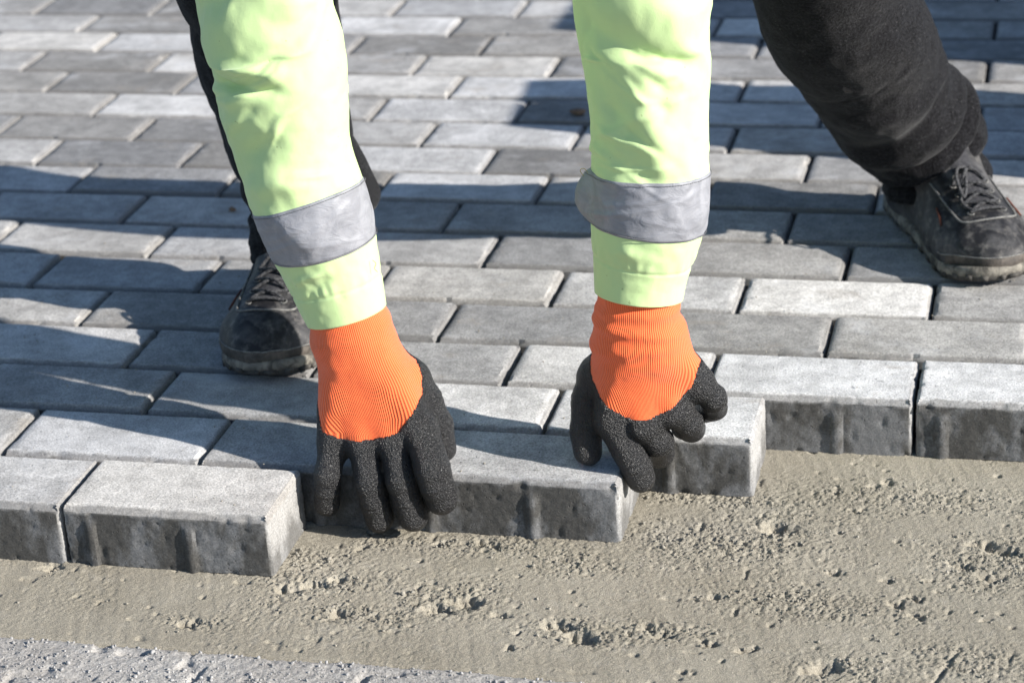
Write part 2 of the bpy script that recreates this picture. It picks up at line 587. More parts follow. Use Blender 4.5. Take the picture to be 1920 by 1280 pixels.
PITS = [(-0.288, -0.01, 0.0116), (-0.122, -0.085, 0.0116), (-0.216, -0.059, 0.0056), (0.007, -0.052, 0.0102), (0.05, 0.048, 0.0047), (0.089, -0.034, 0.013), (0.11, -0.019, 0.014), (0.149, -0.034, 0.0084), (-0.01, 0.061, 0.007), (0.202, -0.045, 0.014), (0.221, -0.06, 0.014), (0.23, -0.067, 0.0093), (0.168, -0.062, 0.0056), (0.291, -0.05, 0.0093), (0.365, 0.148, 0.0177), (0.434, 0.193, 0.0065), (0.445, 0.24, 0.0056), (0.457, 0.249, 0.0065), (0.324, 0.017, 0.0065), (0.308, 0.012, 0.0056), (0.496, 0.039, 0.0065), (0.505, 0.073, 0.0056), (0.471, 0.068, 0.0074), (0.5, 0.009, 0.0056), (0.481, 0.028, 0.0084), (0.558, 0.012, 0.0047), (0.567, 0.133, 0.014), (0.548, 0.141, 0.0121), (0.531, 0.1, 0.0102), (0.56, 0.084, 0.0121), (0.422, 0.074, 0.0074), (0.365, -0.062, 0.0084), (0.333, -0.057, 0.0065), (0.279, -0.039, 0.0074), (0.433, -0.081, 0.014), (0.423, -0.087, 0.0093), (0.32, -0.105, 0.0056), (0.169, -0.088, 0.0047), (0.064, 0.08, 0.0065), (0.1, 0.09, 0.0093), (0.114, 0.084, 0.0065), (-0.053, -0.018, 0.0116), (-0.032, -0.006, 0.014), (-0.011, 0.006, 0.0093), (-0.006, 0.092, 0.0047), (0.383, 0.12, 0.0056), (0.337, 0.104, 0.0065)]
ROUGH = [(-0.03, 0.0, 0.06, 0.035), (-0.05, 0.03, 0.05, 0.03), (0.10, -0.02, 0.05, 0.03), (0.22, -0.055, 0.05, 0.022), (0.29, -0.045, 0.05, 0.018), (0.56, 0.11, 0.06, 0.05), (0.45, -0.085, 0.05, 0.03), (0.55, -0.06, 0.06, 0.03), (0.37, 0.15, 0.06, 0.04), (0.11, 0.085, 0.07, 0.02), (0.02, 0.085, 0.04, 0.02), (0.02, -0.05, 0.06, 0.02), (0.47, 0.22, 0.12, 0.03), (0.33, 0.11, 0.09, 0.05), (0.30, 0.20, 0.10, 0.02), (-0.12, -0.083, 0.03, 0.012), (-0.05, 0.0, 0.03, 0.05), (0.40, 0.02, 0.1, 0.03), (0.20, 0.06, 0.05, 0.02), (-0.1, 0.015, 0.05, 0.012)]

def rough_mask(X, Y):
    m = np.zeros_like(X)
    for (cx, cy, rx, ry) in ROUGH:
        m = np.maximum(m, np.exp(-(((X - cx) / rx) ** 2 + ((Y - cy) / ry) ** 2)))
    return m

def sand_height(X, Y):
    P = np.stack([X, Y, np.zeros_like(X)], -1)
    wv = fbm(P, 9, 3, 5)
    m = np.clip(rough_mask(X, Y) * (1.0 + 0.8 * fbm(P, 45, 3, 11)) + 0.22 * sstep(0.0, 0.5, fbm(P, 16, 3, 21)), 0, 1)
    g1 = fbm(P, 560, 2, 31, 0.7)
    g2 = fbm(P, 210, 3, 41, 0.7)
    gr0 = hash3(np.round(X * 1e4), np.round(Y * 1e4), X * 0, 77)
    z = 0.0008 * wv + 0.00034 * g1 + 0.00016 * gr0 + m * (0.0030 * np.minimum(g2, 0.04) + 0.0014 * g1 + 0.0005 * gr0) + 0.0002 * g2
    # faint screed drag marks running away from the rail
    z += 0.0003 * vnoise(np.stack([X * 1.0 + Y * 0.35, Y * 0.05, X * 0], -1), 150, 51) * (1 - m)
    wx = 0.007 * fbm(P, 150, 3, 61)
    wy = 0.007 * fbm(P, 150, 3, 71)
    for k, (px, py, s) in enumerate(PITS):
        rx, ry = s * 0.85, s * 0.55
        q = ((X + wx - px) / rx) ** 2 + ((Y + wy - py) / ry) ** 2
        z -= (0.0040 + 0.32 * s) * np.exp(-q ** 1.6)
        q2 = ((X + wx - px + rx * 0.9) / (rx * 1.1)) ** 2 + ((Y + wy - py) / (ry * 1.2)) ** 2
        z += 0.0007 * np.exp(-q2) * (0.3 + 1.4 * np.abs(g2))
    # small random pinholes
    ph = vnoise(P, 95, 81)
    z -= 0.0022 * sstep(0.78, 0.97, ph)
    # grooves pressed by the screed edge at right
    gl = np.abs((X - 0.515) - (Y + 0.11) * 0.32)
    z -= 0.0035 * np.exp(-(gl / 0.0022) ** 2) * sstep(-0.02, -0.07, Y)
    return BED + z

xs = np.concatenate([np.arange(-0.95, -0.40, 0.012), np.arange(-0.40, 0.72, 0.0013), np.arange(0.72, 1.5, 0.012)])
ys = np.concatenate([np.arange(-0.145, 0.335, 0.0013)])
X, Y = np.meshgrid(xs, ys)
Z = sand_height(X, Y)
fd = sstep(-0.46, -0.40, X) * sstep(0.78, 0.72, X)
Z = BED + (Z - BED) * (0.15 + 0.85 * fd)
Z -= 0.010 * sstep(-0.124, -0.136, Y)
nx_, ny_ = len(xs), len(ys)
i, j = np.meshgrid(np.arange(ny_ - 1), np.arange(nx_ - 1), indexing='ij')
Fc = np.stack([i * nx_ + j, i * nx_ + j + 1, (i + 1) * nx_ + j + 1, (i + 1) * nx_ + j], -1).reshape(-1, 4)
sand = link('sand_bed', mesh_from('sand_bed', np.stack([X, Y, Z], -1).reshape(-1, 3), Fc, False), M_SAND)
tag(sand, kind='structure')

# strip of pale grit in front of the screeded bed
def grit_height(X, Y):
    P = np.stack([X, Y, np.zeros_like(X)], -1)
    edge = -0.1235 + 0.004 * fbm(P * np.array([1, 0, 0]), 22, 3, 91)
    z = 0.006 * sstep(0.0, -0.014, Y - edge) - 0.004
    g = fbm(P, 170, 3, 93, 0.6)
    z += 0.0008 * g + 0.0008 * fbm(P, 420, 2, 95) + 0.0010 * fbm(P, 24, 3, 97)
    z -= 0.0035 * sstep(0.55, 0.8, vnoise(P, 70, 99))
    return BED + z - 0.03 * sstep(0.000, 0.006, Y - edge)
xs2 = np.concatenate([np.arange(-0.95, -0.42, 0.012), np.arange(-0.42, 0.60, 0.0017), np.arange(0.60, 1.5, 0.012)])
ys2 = np.concatenate([np.arange(-1.2, -0.33, 0.02), np.arange(-0.33, -0.105, 0.0017)])
X, Y = np.meshgrid(xs2, ys2)
Z = grit_height(X, Y)
fd = sstep(-0.50, -0.42, X) * sstep(0.68, 0.60, X) * sstep(-0.40, -0.33, Y)
Z = np.where(Y < -0.15, BED + 0.002 + (Z - BED - 0.002) * (0.15 + 0.85 * fd), Z)
nx_, ny_ = len(xs2), len(ys2)
i, j = np.meshgrid(np.arange(ny_ - 1), np.arange(nx_ - 1), indexing='ij')
Fc = np.stack([i * nx_ + j, i * nx_ + j + 1, (i + 1) * nx_ + j + 1, (i + 1) * nx_ + j], -1).reshape(-1, 4)
grit = link('grit_strip', mesh_from('grit_strip', np.stack([X, Y, Z], -1).reshape(-1, 3), Fc, False), M_GRAVEL)
tag(grit, kind='structure')

# loose crumbs (uncountable)
ICO = None
def ico():
    bm = bmesh.new()
    bmesh.ops.create_icosphere(bm, subdivisions=1, radius=1)
    bm.verts.ensure_lookup_table()
    v = np.array([x.co[:] for x in bm.verts]); f = np.array([[q.index for q in p.verts] for p in bm.faces])
    bm.free()
    return v, f
IV, IF = ico()
def crumbs(name, mat, pts, sizes, seed):
    rng = np.random.default_rng(seed)
    n = len(pts)
    J = IV[None] * (1 + rng.uniform(-0.32, 0.32, (n, len(IV), 1)))
    J = J * rng.uniform(0.65, 1.2, (n, 1, 3))
    a = rng.uniform(0, 6.28, n)
    c, s = np.cos(a)[:, None], np.sin(a)[:, None]
    J = np.stack([J[..., 0] * c - J[..., 1] * s, J[..., 0] * s + J[..., 1] * c, J[..., 2]], -1)
    VV = (J * np.asarray(sizes)[:, None, None] + np.asarray(pts)[:, None]).reshape(-1, 3)
    FF = (IF[None] + (np.arange(n) * len(IV))[:, None, None]).reshape(-1, 3)
    return link(name, mesh_from(name, VV, FF, False), mat)

rng = np.random.default_rng(4)
cand = np.stack([rng.uniform(-0.36, 0.70, 90000), rng.uniform(-0.125, 0.31, 90000)], 1)
mk = rough_mask(cand[:, 0], cand[:, 1])
for (px, py, s) in PITS:
    mk = np.maximum(mk, 0.9 * np.exp(-(((cand[:, 0] - px) / (2.0 * s)) ** 2 + ((cand[:, 1] - py) / (1.5 * s)) ** 2)))
n3 = fbm(np.stack([cand[:, 0], cand[:, 1], 0 * cand[:, 0]], -1), 40, 3, 7)
keep = rng.uniform(0, 1, len(cand)) < np.clip(0.20 * mk ** 1.6 * (1 + n3) + 0.006, 0, 1)
cand = cand[keep]
sz = 0.0005 + 0.0013 * rng.uniform(0, 1, len(cand)) ** 4
big = rng.uniform(0, 1, len(cand)) < 0.004
sz[big] += rng.uniform(0.0012, 0.003, big.sum())
cz = sand_height(cand[:, 0], cand[:, 1]) + sz * 0.25
cr = crumbs('sand_crumbs', M_CRUMB, np.column_stack([cand, cz]), sz, 3)
tag(cr, 'loose crumbs of damp sand scattered over the smoothed bed', 'sand', kind='stuff')

gp = np.stack([rng.uniform(-0.40, 0.58, 4500), rng.uniform(-0.30, -0.122, 4500)], 1)
gs = 0.0006 + 0.0016 * rng.uniform(0, 1, len(gp)) ** 4
gz = grit_height(gp[:, 0], gp[:, 1])
ok = gz > BED - 0.010
gp, gs, gz = gp[ok], gs[ok], gz[ok]
cr2 = crumbs('grit_grains', M_GRIT, np.column_stack([gp, gz + gs * 0.3]), gs, 5)
tag(cr2, 'loose pale grit grains covering the strip in the foreground', 'grit', kind='stuff')

# ------------------------------------------------------------------ paving
PL, PW, PH, CH = 0.1998, 0.0980, 0.0600, 0.0060
SL, SW = 0.2030, 0.1015

def paver_mesh(name, step, seed, ribs=(), detail=1.0, chips=5):
    hx, hy = PL / 2, PW / 2
    def axis(h, c, st):
        inner = np.linspace(-h + c, h - c, max(2, int(round(2 * (h - c) / st))) + 1)
        m = max(1, int(round(c / st)))
        e = np.linspace(-h, -h + c, m + 1)[:-1]
        return np.concatenate([e, inner, -e[::-1]])
    ax_, ay_ = axis(hx, CH, step), axis(hy, CH, step)
    az_ = np.concatenate([np.linspace(-PH, -CH, max(2, int((PH - CH) / step)) + 1), np.linspace(-CH, 0, max(1, int(round(CH / step))) + 1)[1:]])
    n = (len(ax_), len(ay_), len(az_))
    ids, co = {}, []
    def vid(a, b, c):
        k = (a, b, c)
        if k not in ids:
            ids[k] = len(co)
            co.append((ax_[a], ay_[b], az_[c]))
        return ids[k]
    fs = []
    for c_, fl in ((0, True), (n[2] - 1, False)):
        for a in range(n[0] - 1):
            for b in range(n[1] - 1):
                q = [vid(a, b, c_), vid(a + 1, b, c_), vid(a + 1, b + 1, c_), vid(a, b + 1, c_)]
                fs.append(q[::-1] if fl else q)
    for b_, fl in ((0, False), (n[1] - 1, True)):
        for a in range(n[0] - 1):
            for c in range(n[2] - 1):
                q = [vid(a, b_, c), vid(a + 1, b_, c), vid(a + 1, b_, c + 1), vid(a, b_, c + 1)]
                fs.append(q[::-1] if fl else q)
    for a_, fl in ((0, True), (n[0] - 1, False)):
        for b in range(n[1] - 1):
            for c in range(n[2] - 1):
                q = [vid(a_, b, c), vid(a_, b + 1, c), vid(a_, b + 1, c + 1), vid(a_, b, c + 1)]
                fs.append(q[::-1] if fl else q)
    P = np.array(co)
    P0 = P.copy()
    # rounded vertical corners
    rv = 0.005
    qx, qy = hx - np.abs(P[:, 0]), hy - np.abs(P[:, 1])
    inn = (qx < rv) & (qy < rv)
    dx, dy = rv - qx[inn], rv - qy[inn]
    m = np.maximum(dx, dy) / np.maximum(np.hypot(dx, dy), 1e-9)
    P[inn, 0] = np.sign(P[inn, 0]) * (hx - rv + dx * m)
    P[inn, 1] = np.sign(P[inn, 1]) * (hy - rv + dy * m)
    # top chamfer
    en = vnoise(P0, 160, seed + 3) * 0.5 + vnoise(P0, 60, seed + 4) * 0.5
    cc = CH * (1 + 0.16 * en * detail)
    edge = np.minimum(hx - np.abs(P0[:, 0]), hy - np.abs(P0[:, 1]))
    t = edge + (-P0[:, 2])
    onx = (hx - np.abs(P0[:, 0])) <= (hy - np.abs(P0[:, 1]))
    cut = np.maximum(cc * np.where(onx, 0.62, 1.0) - t, 0) / 2
    P[:, 2] -= cut
    P[:, 0] -= np.where(onx, np.sign(P0[:, 0]) * cut, 0)
    P[:, 1] -= np.where(~onx, np.sign(P0[:, 1]) * cut, 0)
    # spacer ribs on the front face
    fr = P0[:, 1] < -hy + 1e-6
    for xr in ribs:
        w = np.clip(1 - ((P0[:, 0] - xr) / 0.0062) ** 2, 0, 1) ** 0.6
        P[fr, 1] -= (0.0033 * w * sstep(-0.010, -0.022, P0[:, 2]))[fr]
    # surface unevenness, broken edges
    nr = np.zeros_like(P)
    nr[np.abs(P0[:, 2]) < 1e-6, 2] = 1
    nr[np.abs(np.abs(P0[:, 0]) - hx) < 1e-6, 0] = np.sign(P0[np.abs(np.abs(P0[:, 0]) - hx) < 1e-6, 0])
    nr[np.abs(np.abs(P0[:, 1]) - hy) < 1e-6, 1] = np.sign(P0[np.abs(np.abs(P0[:, 1]) - hy) < 1e-6, 1])
    sidef = (P0[:, 2] < -CH)
    fine = fbm(P0, 300, 2, seed + 9)
    amp = np.where(sidef, 0.00055, 0.00014)
    P += nr * (amp * fine * detail + 0.00012 * vnoise(P0, 25, seed + 12))[:, None]
    pit = sstep(0.55, 0.9, vnoise(P0, 140, seed + 15)) * sidef
    P -= nr * (0.0011 * pit * detail)[:, None]
    rg = np.random.default_rng(seed)
    for _ in range(chips):
        if rg.uniform() < 0.6:
            c = np.array([rg.uniform(-hx, hx), -hy, -CH * rg.uniform(0.2, 1.2)])
        else:
            c = np.array([hx * rg.choice([-1, 1]), rg.uniform(-hy, hy), -CH * rg.uniform(0.2, 1.2)])
        if rg.uniform() < 0.35:
            c[2] = -PH
        r = rg.uniform(0.002, 0.0075)
        d = np.linalg.norm(P0 - c, axis=1)
        k = np.clip(1 - d / r, 0, 1)
        P -= nr * (k * r * 0.5)[:, None]
    me = mesh_from(name, P, np.array(fs))
    ang = math.radians(28)
    me.set_sharp_from_angle(angle=ang)
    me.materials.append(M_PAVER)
    return me

# bedding sheet that carries the laid stones
rowsY = 24
V, Fs = [], []
def sheet(x0, x1, y0, y1, z):
    b = len(V)
    V.extend([(x0, y0, z), (x1, y0, z), (x1, y1, z), (x0, y1, z)])
    Fs.append((b, b + 1, b + 2, b + 3))
sheet(-1.9, 1.5, 0.33, rowsY * SW, BED - 0.001)
pavement = link('block_pavement', mesh_from('block_pavement', np.array(V, float), np.array(Fs), False), M_SAND)
tag(pavement, kind='structure')

OFF = {0: -0.2752, 1: -0.1781, 2: -0.2740, 3: -0.3359, 4: -0.432, 5: -0.3338, 6: -0.433, 7: -0.509, 8: -0.6221, 9: -0.5102, 10: -0.6188,
       11: 0.094, 12: 0.178, 13: 0.096, 14: 0.172, 15: 0.098, 16: 0.18}
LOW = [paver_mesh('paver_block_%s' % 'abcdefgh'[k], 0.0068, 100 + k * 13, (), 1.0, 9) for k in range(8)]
# known shades of single stones: (row, x centre) -> albedo
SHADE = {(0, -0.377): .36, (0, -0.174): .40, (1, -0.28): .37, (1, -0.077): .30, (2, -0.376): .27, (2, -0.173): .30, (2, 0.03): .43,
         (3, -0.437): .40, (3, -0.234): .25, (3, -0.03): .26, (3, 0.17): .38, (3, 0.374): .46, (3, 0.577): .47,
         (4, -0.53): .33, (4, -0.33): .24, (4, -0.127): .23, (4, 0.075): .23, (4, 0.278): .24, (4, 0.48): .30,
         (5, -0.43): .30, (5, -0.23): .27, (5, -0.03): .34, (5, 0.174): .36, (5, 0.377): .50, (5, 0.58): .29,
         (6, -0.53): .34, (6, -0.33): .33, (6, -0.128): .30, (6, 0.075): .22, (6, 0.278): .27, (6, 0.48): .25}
rnd = random.Random(12)
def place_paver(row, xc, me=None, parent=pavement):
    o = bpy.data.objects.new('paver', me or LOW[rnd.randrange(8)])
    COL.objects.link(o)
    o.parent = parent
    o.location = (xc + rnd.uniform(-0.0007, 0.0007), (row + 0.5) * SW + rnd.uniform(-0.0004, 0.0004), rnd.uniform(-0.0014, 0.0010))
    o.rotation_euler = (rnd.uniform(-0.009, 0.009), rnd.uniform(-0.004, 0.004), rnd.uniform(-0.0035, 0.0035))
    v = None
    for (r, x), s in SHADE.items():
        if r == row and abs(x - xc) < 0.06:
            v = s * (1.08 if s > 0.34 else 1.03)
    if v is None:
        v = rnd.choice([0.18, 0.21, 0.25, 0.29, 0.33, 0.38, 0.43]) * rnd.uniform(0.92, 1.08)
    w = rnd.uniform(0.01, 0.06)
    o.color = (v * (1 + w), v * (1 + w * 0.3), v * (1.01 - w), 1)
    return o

END = {0: -0.072, 1: 0.0255, 2: 0.1325}
for row in range(0, 24):
    base = OFF.get(row)
    if base is None:
        base = (0.095 if row % 2 else 0.178)
    y = (row + 0.5) * SW
    xl = -0.80 - 0.32 * y
    xr = 0.95 + 0.06 * y
    n0 = math.ceil((xl - base) / SL)
    k = n0
    while base + k * SL < xr:
        x0 = base + k * SL
        k += 1
        xc = x0 + SL / 2
        if row in END and x0 + SL > END[row] + 0.02:
            continue
        me = None
        exposed = (row == 0 and xc > -0.6) or (row == 1 and xc > -0.12) or (row == 3 and xc > 0.30)
        if exposed:
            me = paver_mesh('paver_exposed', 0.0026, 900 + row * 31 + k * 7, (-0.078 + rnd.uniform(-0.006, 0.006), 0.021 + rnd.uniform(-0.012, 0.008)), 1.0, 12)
        elif row <= 6 and xc > -0.7 and xc < 0.75:
            me = None
        place_paver(row, xc, me)

# the two stones being set by hand
pb = bpy.data.objects.new('paving_brick', paver_mesh('paving_brick', 0.0026, 1501, (-0.079, 0.018), 1.0, 8))
COL.objects.link(pb)
pb.location = (0.1268, 1.5 * SW, 0.0)
pb.rotation_euler = (0.0, 0.002, -0.001)
pb.color = (0.37, 0.367, 0.365, 1)
tag(pb, 'grey concrete paving brick between both gloves, right end free above the sand', 'paving brick', 'bricks being set by hand')
pb2 = bpy.data.objects.new('paving_brick', paver_mesh('paving_brick', 0.0026, 1742, (-0.078, 0.020), 1.0, 12))
COL.objects.link(pb2)
pb2.location = (0.2345, 2.5 * SW, 0.0)
pb2.rotation_euler = (0.0, -0.002, 0.002)
pb2.color = (0.48, 0.477, 0.475, 1)
tag(pb2, 'pale concrete paving brick under the glove with curled fingers, corner chipped', 'paving brick', 'bricks being set by hand')

# ------------------------------------------------------------------ person
PB = Vector((0.12, 0.55, 0.0))
person = empty('person', PB)
tag(person, 'bent-over worker in lime sleeves, orange and black gloves, black trousers and boots setting paving', 'person')

def pchild(name, me, mat, parent=None):
    """part given in world coordinates"""
    o = link(name, me, mat, parent or person)
    if parent is None:
        o.matrix_parent_inverse = Matrix.Translation(-PB)
    return o

# ---- continuous body under the clothes (mostly hidden)
SHO_L, SHO_R = np.array([-0.075, 0.33, 0.66]), np.array([0.285, 0.34, 0.66])
ELB_L, ELB_R = np.array([-0.090, 0.168, 0.445]), np.array([0.253, 0.188, 0.440])
HIP_L, HIP_R = np.array([0.01, 0.77, 0.83]), np.array([0.19, 0.79, 0.83])
KNE_L, KNE_R = np.array([-0.178, 0.405, 0.425]), np.array([0.338, 0.560, 0.460])
ANK_L, ANK_R = np.array([-0.196, 0.458, 0.085]), np.array([0.466, 0.785, 0.085])
G, og = grid((-0.35, -0.12, 0.03), (0.62, 1.10, 1.06), 0.011)
d = rc(G, (0.04, 0.77, 0.85), (0.03, 0.44, 0.76), 0.10, 0.10)
d = smin(d, rc(G, (0.17, 0.77, 0.85), (0.18, 0.44, 0.76), 0.10, 0.10), 0.08)
for sh, el, wr in ((SHO_L, ELB_L, (-0.030, 0.140, 0.13)), (SHO_R, ELB_R, (0.240, 0.160, 0.14))):
    d = smin(d, rc(G, sh, el, 0.052, 0.040), 0.05)
    d = smin(d, rc(G, el, wr, 0.038, 0.022), 0.03)
for hp, kn, an in ((HIP_L, KNE_L, ANK_L), (HIP_R, KNE_R, ANK_R)):
    d = smin(d, rc(G, hp, kn, 0.085, 0.052), 0.06)
    d = smin(d, rc(G, kn, an, 0.050, 0.032), 0.03)
d = smin(d, rc(G, (0.105, 0.40, 0.77), (0.105, 0.24, 0.79), 0.062, 0.055), 0.05)
HC = np.array([0.105, 0.120, 0.790])
d = smin(d, ell(G, HC, (0.076, 0.115, 0.098)), 0.03)
d = smin(d, rc(G, HC + (0, -0.035, -0.045), HC + (0, -0.095, -0.050), 0.060, 0.030), 0.04)      # jaw, chin towards the camera side
d = smin(d, rc(G, HC + (0, -0.02, -0.090), HC + (0, -0.035, -0.113), 0.016, 0.017), 0.015)        # nose
for s in (-1, 1):
    d = smin(d, ell(G, HC + (s * 0.078, 0.005, -0.020), (0.012, 0.030, 0.020)), 0.012)             # ears
V, Fc = surface_nets(d, og, 0.011)
V = smoothmesh(V, Fc, 1)
body = pchild('body', mesh_from('body', V, Fc), M_SKIN)
for s in (-1, 1):
    bm = bmesh.new()
    bmesh.ops.create_uvsphere(bm, u_segments=16, v_segments=10, radius=0.012)
    me = bpy.data.meshes.new('eye'); bm.to_mesh(me); bm.free()
    e = pchild('eye', me, M_EYE)
    e.location = HC + (s * 0.032, 0.012, -0.088)
# knitted cap over the crown
G, og = grid((-0.02, -0.05, 0.66), (0.24, 0.28, 0.94), 0.007)
d = ell(G, HC + (0, 0.03, 0.012), (0.086, 0.118, 0.104))
d = np.maximum(d, -(G[..., 1] - 0.095 + 0.35 * (0.79 - G[..., 2])))
V, Fc = surface_nets(d, og, 0.007)
pchild('woollen_cap', mesh_from('woollen_cap', V, Fc), M_WOOL)

# ---- jacket body
G, og = grid((-0.30, 0.16, 0.40), (0.52, 1.10, 1.08), 0.012)
d = rc(G, (0.04, 0.73, 0.85), (0.02, 0.42, 0.765), 0.130, 0.130)
d = smin(d, rc(G, (0.18, 0.73, 0.85), (0.19, 0.42, 0.765), 0.130, 0.130), 0.10)
for sh, el in ((SHO_L, ELB_L), (SHO_R, ELB_R)):
    d = smin(d, rc(G, (0.105, 0.42, 0.74), sh, 0.12, 0.082), 0.06)
    d = smin(d, rc(G, sh, sh * 0.75 + el * 0.25, 0.080, 0.074), 0.03)
d = smin(d, rc(G, (0.105, 0.36, 0.775), (0.105, 0.26, 0.785), 0.085, 0.072), 0.05)
d += 0.006 * vnoise(G * np.array([1, 1, 1]), 14, 3) + 0.004 * vnoise(G, 30, 5)
V, Fc = surface_nets(d, og, 0.012)
V = smoothmesh(V, Fc, 2)
jacket = pchild('jacket', mesh_from('jacket', V, Fc), M_LIME)

# loose threads hanging from the tape
def thread(name, pts, parent):
    o = link(name, quad_to_mesh(name, *cord(pts, 0.00028, 5, 30)), M_THREAD, parent)
    return o

# ---- sleeves
def folds_fn(folds, rmean, seed, namp):
    def fn(TH, AR, rr):
        U = TH * rmean
        out = np.zeros_like(U)
        # arm coordinates warped a little so that creases wander
        P = np.stack([np.cos(TH) * rmean, np.sin(TH) * rmean, AR], -1)
        wu, wv = 0.010 * vnoise(P, 28, seed + 1), 0.010 * vnoise(P, 28, seed + 2)
        for (t0, z0, t1, z1, w, a) in folds:
            x0, x1 = math.radians(t0) * rmean, math.radians(t1) * rmean
            ex, ey = x1 - x0, z1 - z0
            L2 = ex * ex + ey * ey
            k = np.clip(((U + wu - x0) * ex + (AR + wv - z0) * ey) / L2, 0, 1)
            dx, dy = U + wu - x0 - k * ex, AR + wv - z0 - k * ey
            dd = np.sqrt(dx * dx + dy * dy)
            out += 1.35 * a * np.exp(-(dd / w) ** 2) * (0.45 + 0.55 * np.sin(math.pi * np.clip(k * 0.9 + 0.05, 0, 1)))
        rg = random.Random(seed)
        for _ in range(24):
            t0, z0 = rg.uniform(-75, 75), rg.uniform(0.11, 0.31)
            an, ln = rg.uniform(-0.9, 0.9), rg.uniform(0.012, 0.032)
            w, a = rg.uniform(0.0020, 0.0050), rg.choice([-1, 1, 1]) * rg.uniform(0.0012, 0.0030)
            du, dv = U + wu - math.radians(t0) * rmean, AR + wv - z0
            p, q = du * math.cos(an) + dv * math.sin(an), -du * math.sin(an) + dv * math.cos(an)
            out += a * np.exp(-(q / w) ** 2) * np.exp(-(p / ln) ** 2)
        grow = sstep(0.03, 0.16, AR)
        out += namp * (0.25 + 0.75 * grow) * (fbm(P * np.array([1, 1, 0.7]), 11, 2, seed + 5) * 1.15 + 0.10 * vnoise(P, 48, seed + 8))
        out += 0.0008 * vnoise(P, 110, seed + 9)
        return out
    return fn

def make_sleeve(pts, rad, folds, seed, seam, top):
    pts = np.array(pts)[::-1]           # hem first
    rad = np.array(rad)[::-1]
    P = np.vstack([pts, top[0]])
    Rr = np.concatenate([rad, top[1]])
    path = catmull(P, 300)
    rr = catmull(np.column_stack([Rr, Rr * 0, Rr * 0]), 300)[:, 0]
    fn0 = folds_fn(folds, 0.052, seed, 0.0052)
    def fn(TH, AR, rr_):
        o = fn0(TH, AR, rr_)
        damp = 0.35 + 0.65 * sstep(0.0, seam + 0.02, AR)
        o = o * damp
        o -= 0.0011 * np.exp(-((AR - seam) / 0.0016) ** 2)
        # stitch puckers just above the seam
        o += 0.0004 * np.exp(-((AR - seam - 0.006) / 0.006) ** 2) * np.sin(TH * 23 + 2 * np.sin(TH * 5))
        return o
    V, Fc, TH, AR = tube(path, rr, 220, fn, depth=0.92)
    # turn the hem inwards
    n = 220
    ring = V[:n]
    c = ring.mean(0)
    up = (path[6] - path[0]); up /= np.linalg.norm(up)
    r1 = ring + (c - ring) * 0.05 + up * 0.0004 - up * 0.0012
    r2 = ring + (c - ring) * 0.10 + up * 0.001
    r3 = ring + (c - ring) * 0.10 + up * 0.04
    b = len(V)
    V = np.vstack([V, r1, r2, r3])
    ex = []
    prev = 0
    for q in (b, b + n, b + 2 * n):
        j = np.arange(n); j2 = (j + 1) % n
        ex.append(np.stack([prev + j, q + j, q + j2, prev + j2], -1))
        prev = q
    ex = np.concatenate(ex)
    f0 = Fc[0]
    if (np.cross(V[f0[1]] - V[f0[0]], V[f0[2]] - V[f0[0]]) @ (V[f0[0]] - c)) > 0:
        e0 = ex[0]
        if (np.cross(V[e0[1]] - V[e0[0]], V[e0[2]] - V[e0[0]]) @ (-up)) < 0:
            ex = ex[:, ::-1]
    Fc = np.vstack([Fc, ex])
    return V, Fc, path, rr, fn

def make_band(path, rr, fn, z0, z1, seed, flap=None, slant=0.0):
    """reflective tape following the sleeve surface between arc lengths z0..z1"""
    arc = np.concatenate([[0], np.cumsum(np.linalg.norm(np.diff(path, axis=0), axis=1))])
    zz = np.linspace(z0, z1, 46)
    pp = np.stack([np.interp(zz, arc, path[:, k]) for k in range(3)], 1)
    r2 = np.interp(zz, arc, rr)
    def f2(TH, AR, q):
        A = AR + z0
        P = np.stack([np.cos(TH) * 0.05, np.sin(TH) * 0.05, A], -1)
        e = np.clip(np.minimum(A - z0, z1 - A) / 0.003, 0, 1)
        o = fn(TH, A, q) + 0.0004 + 0.0003 * e
        o += 0.0003 * e * (1 + fbm(P * np.array([1, 1, 2.5]), 50, 2, seed))
        # sharp pinched creases
        for (t0, zc, sl, ln, am) in ((-35, 0.35, 0.25, 34, 0.0026), (-10, 0.62, 0.2, 30, -0.0024), (25, 0.30, -0.18, 28, 0.0018), (40, 0.7, 0.3, 25, -0.0016)):
            t = np.degrees(TH)
            ctr = z0 + (z1 - z0) * (zc + sl * (t - t0) / 60.0)
            o += 0.5 * abs(am) * e * np.exp(-((A - ctr) / 0.0026) ** 2) * np.exp(-((t - t0) / ln) ** 2)
        if flap:
            ta, amp, wd = flap
            t = np.degrees(TH)
            ww = np.exp(-((t - ta) / wd) ** 2)
            o += amp * ww * np.sin(np.pi * np.clip((A - z0) / (z1 - z0), 0, 1)) ** 0.6
        return o
    V, Fc, TH, AR = tube(pp, r2, 260, f2, depth=0.92)
    # give the tape an edge: fold both rims back to the cloth
    n = 260
    def rim(k, kk):
        ring = V[k * n:(k + 1) * n]
        c = ring.mean(0)
        return ring + (c - ring) * 0.03
    b = len(V)
    lo, hi = rim(0, 1), rim(len(zz) - 1, 0)
    V = np.vstack([V, lo, hi])
    j = np.arange(n); j2 = (j + 1) % n
    last = (len(zz) - 1) * n
    Fc = np.vstack([Fc, np.stack([b + j, b + j2, j2, j], -1), np.stack([last + j, last + j2, b + n + j2, b + n + j], -1)])
    return V, Fc

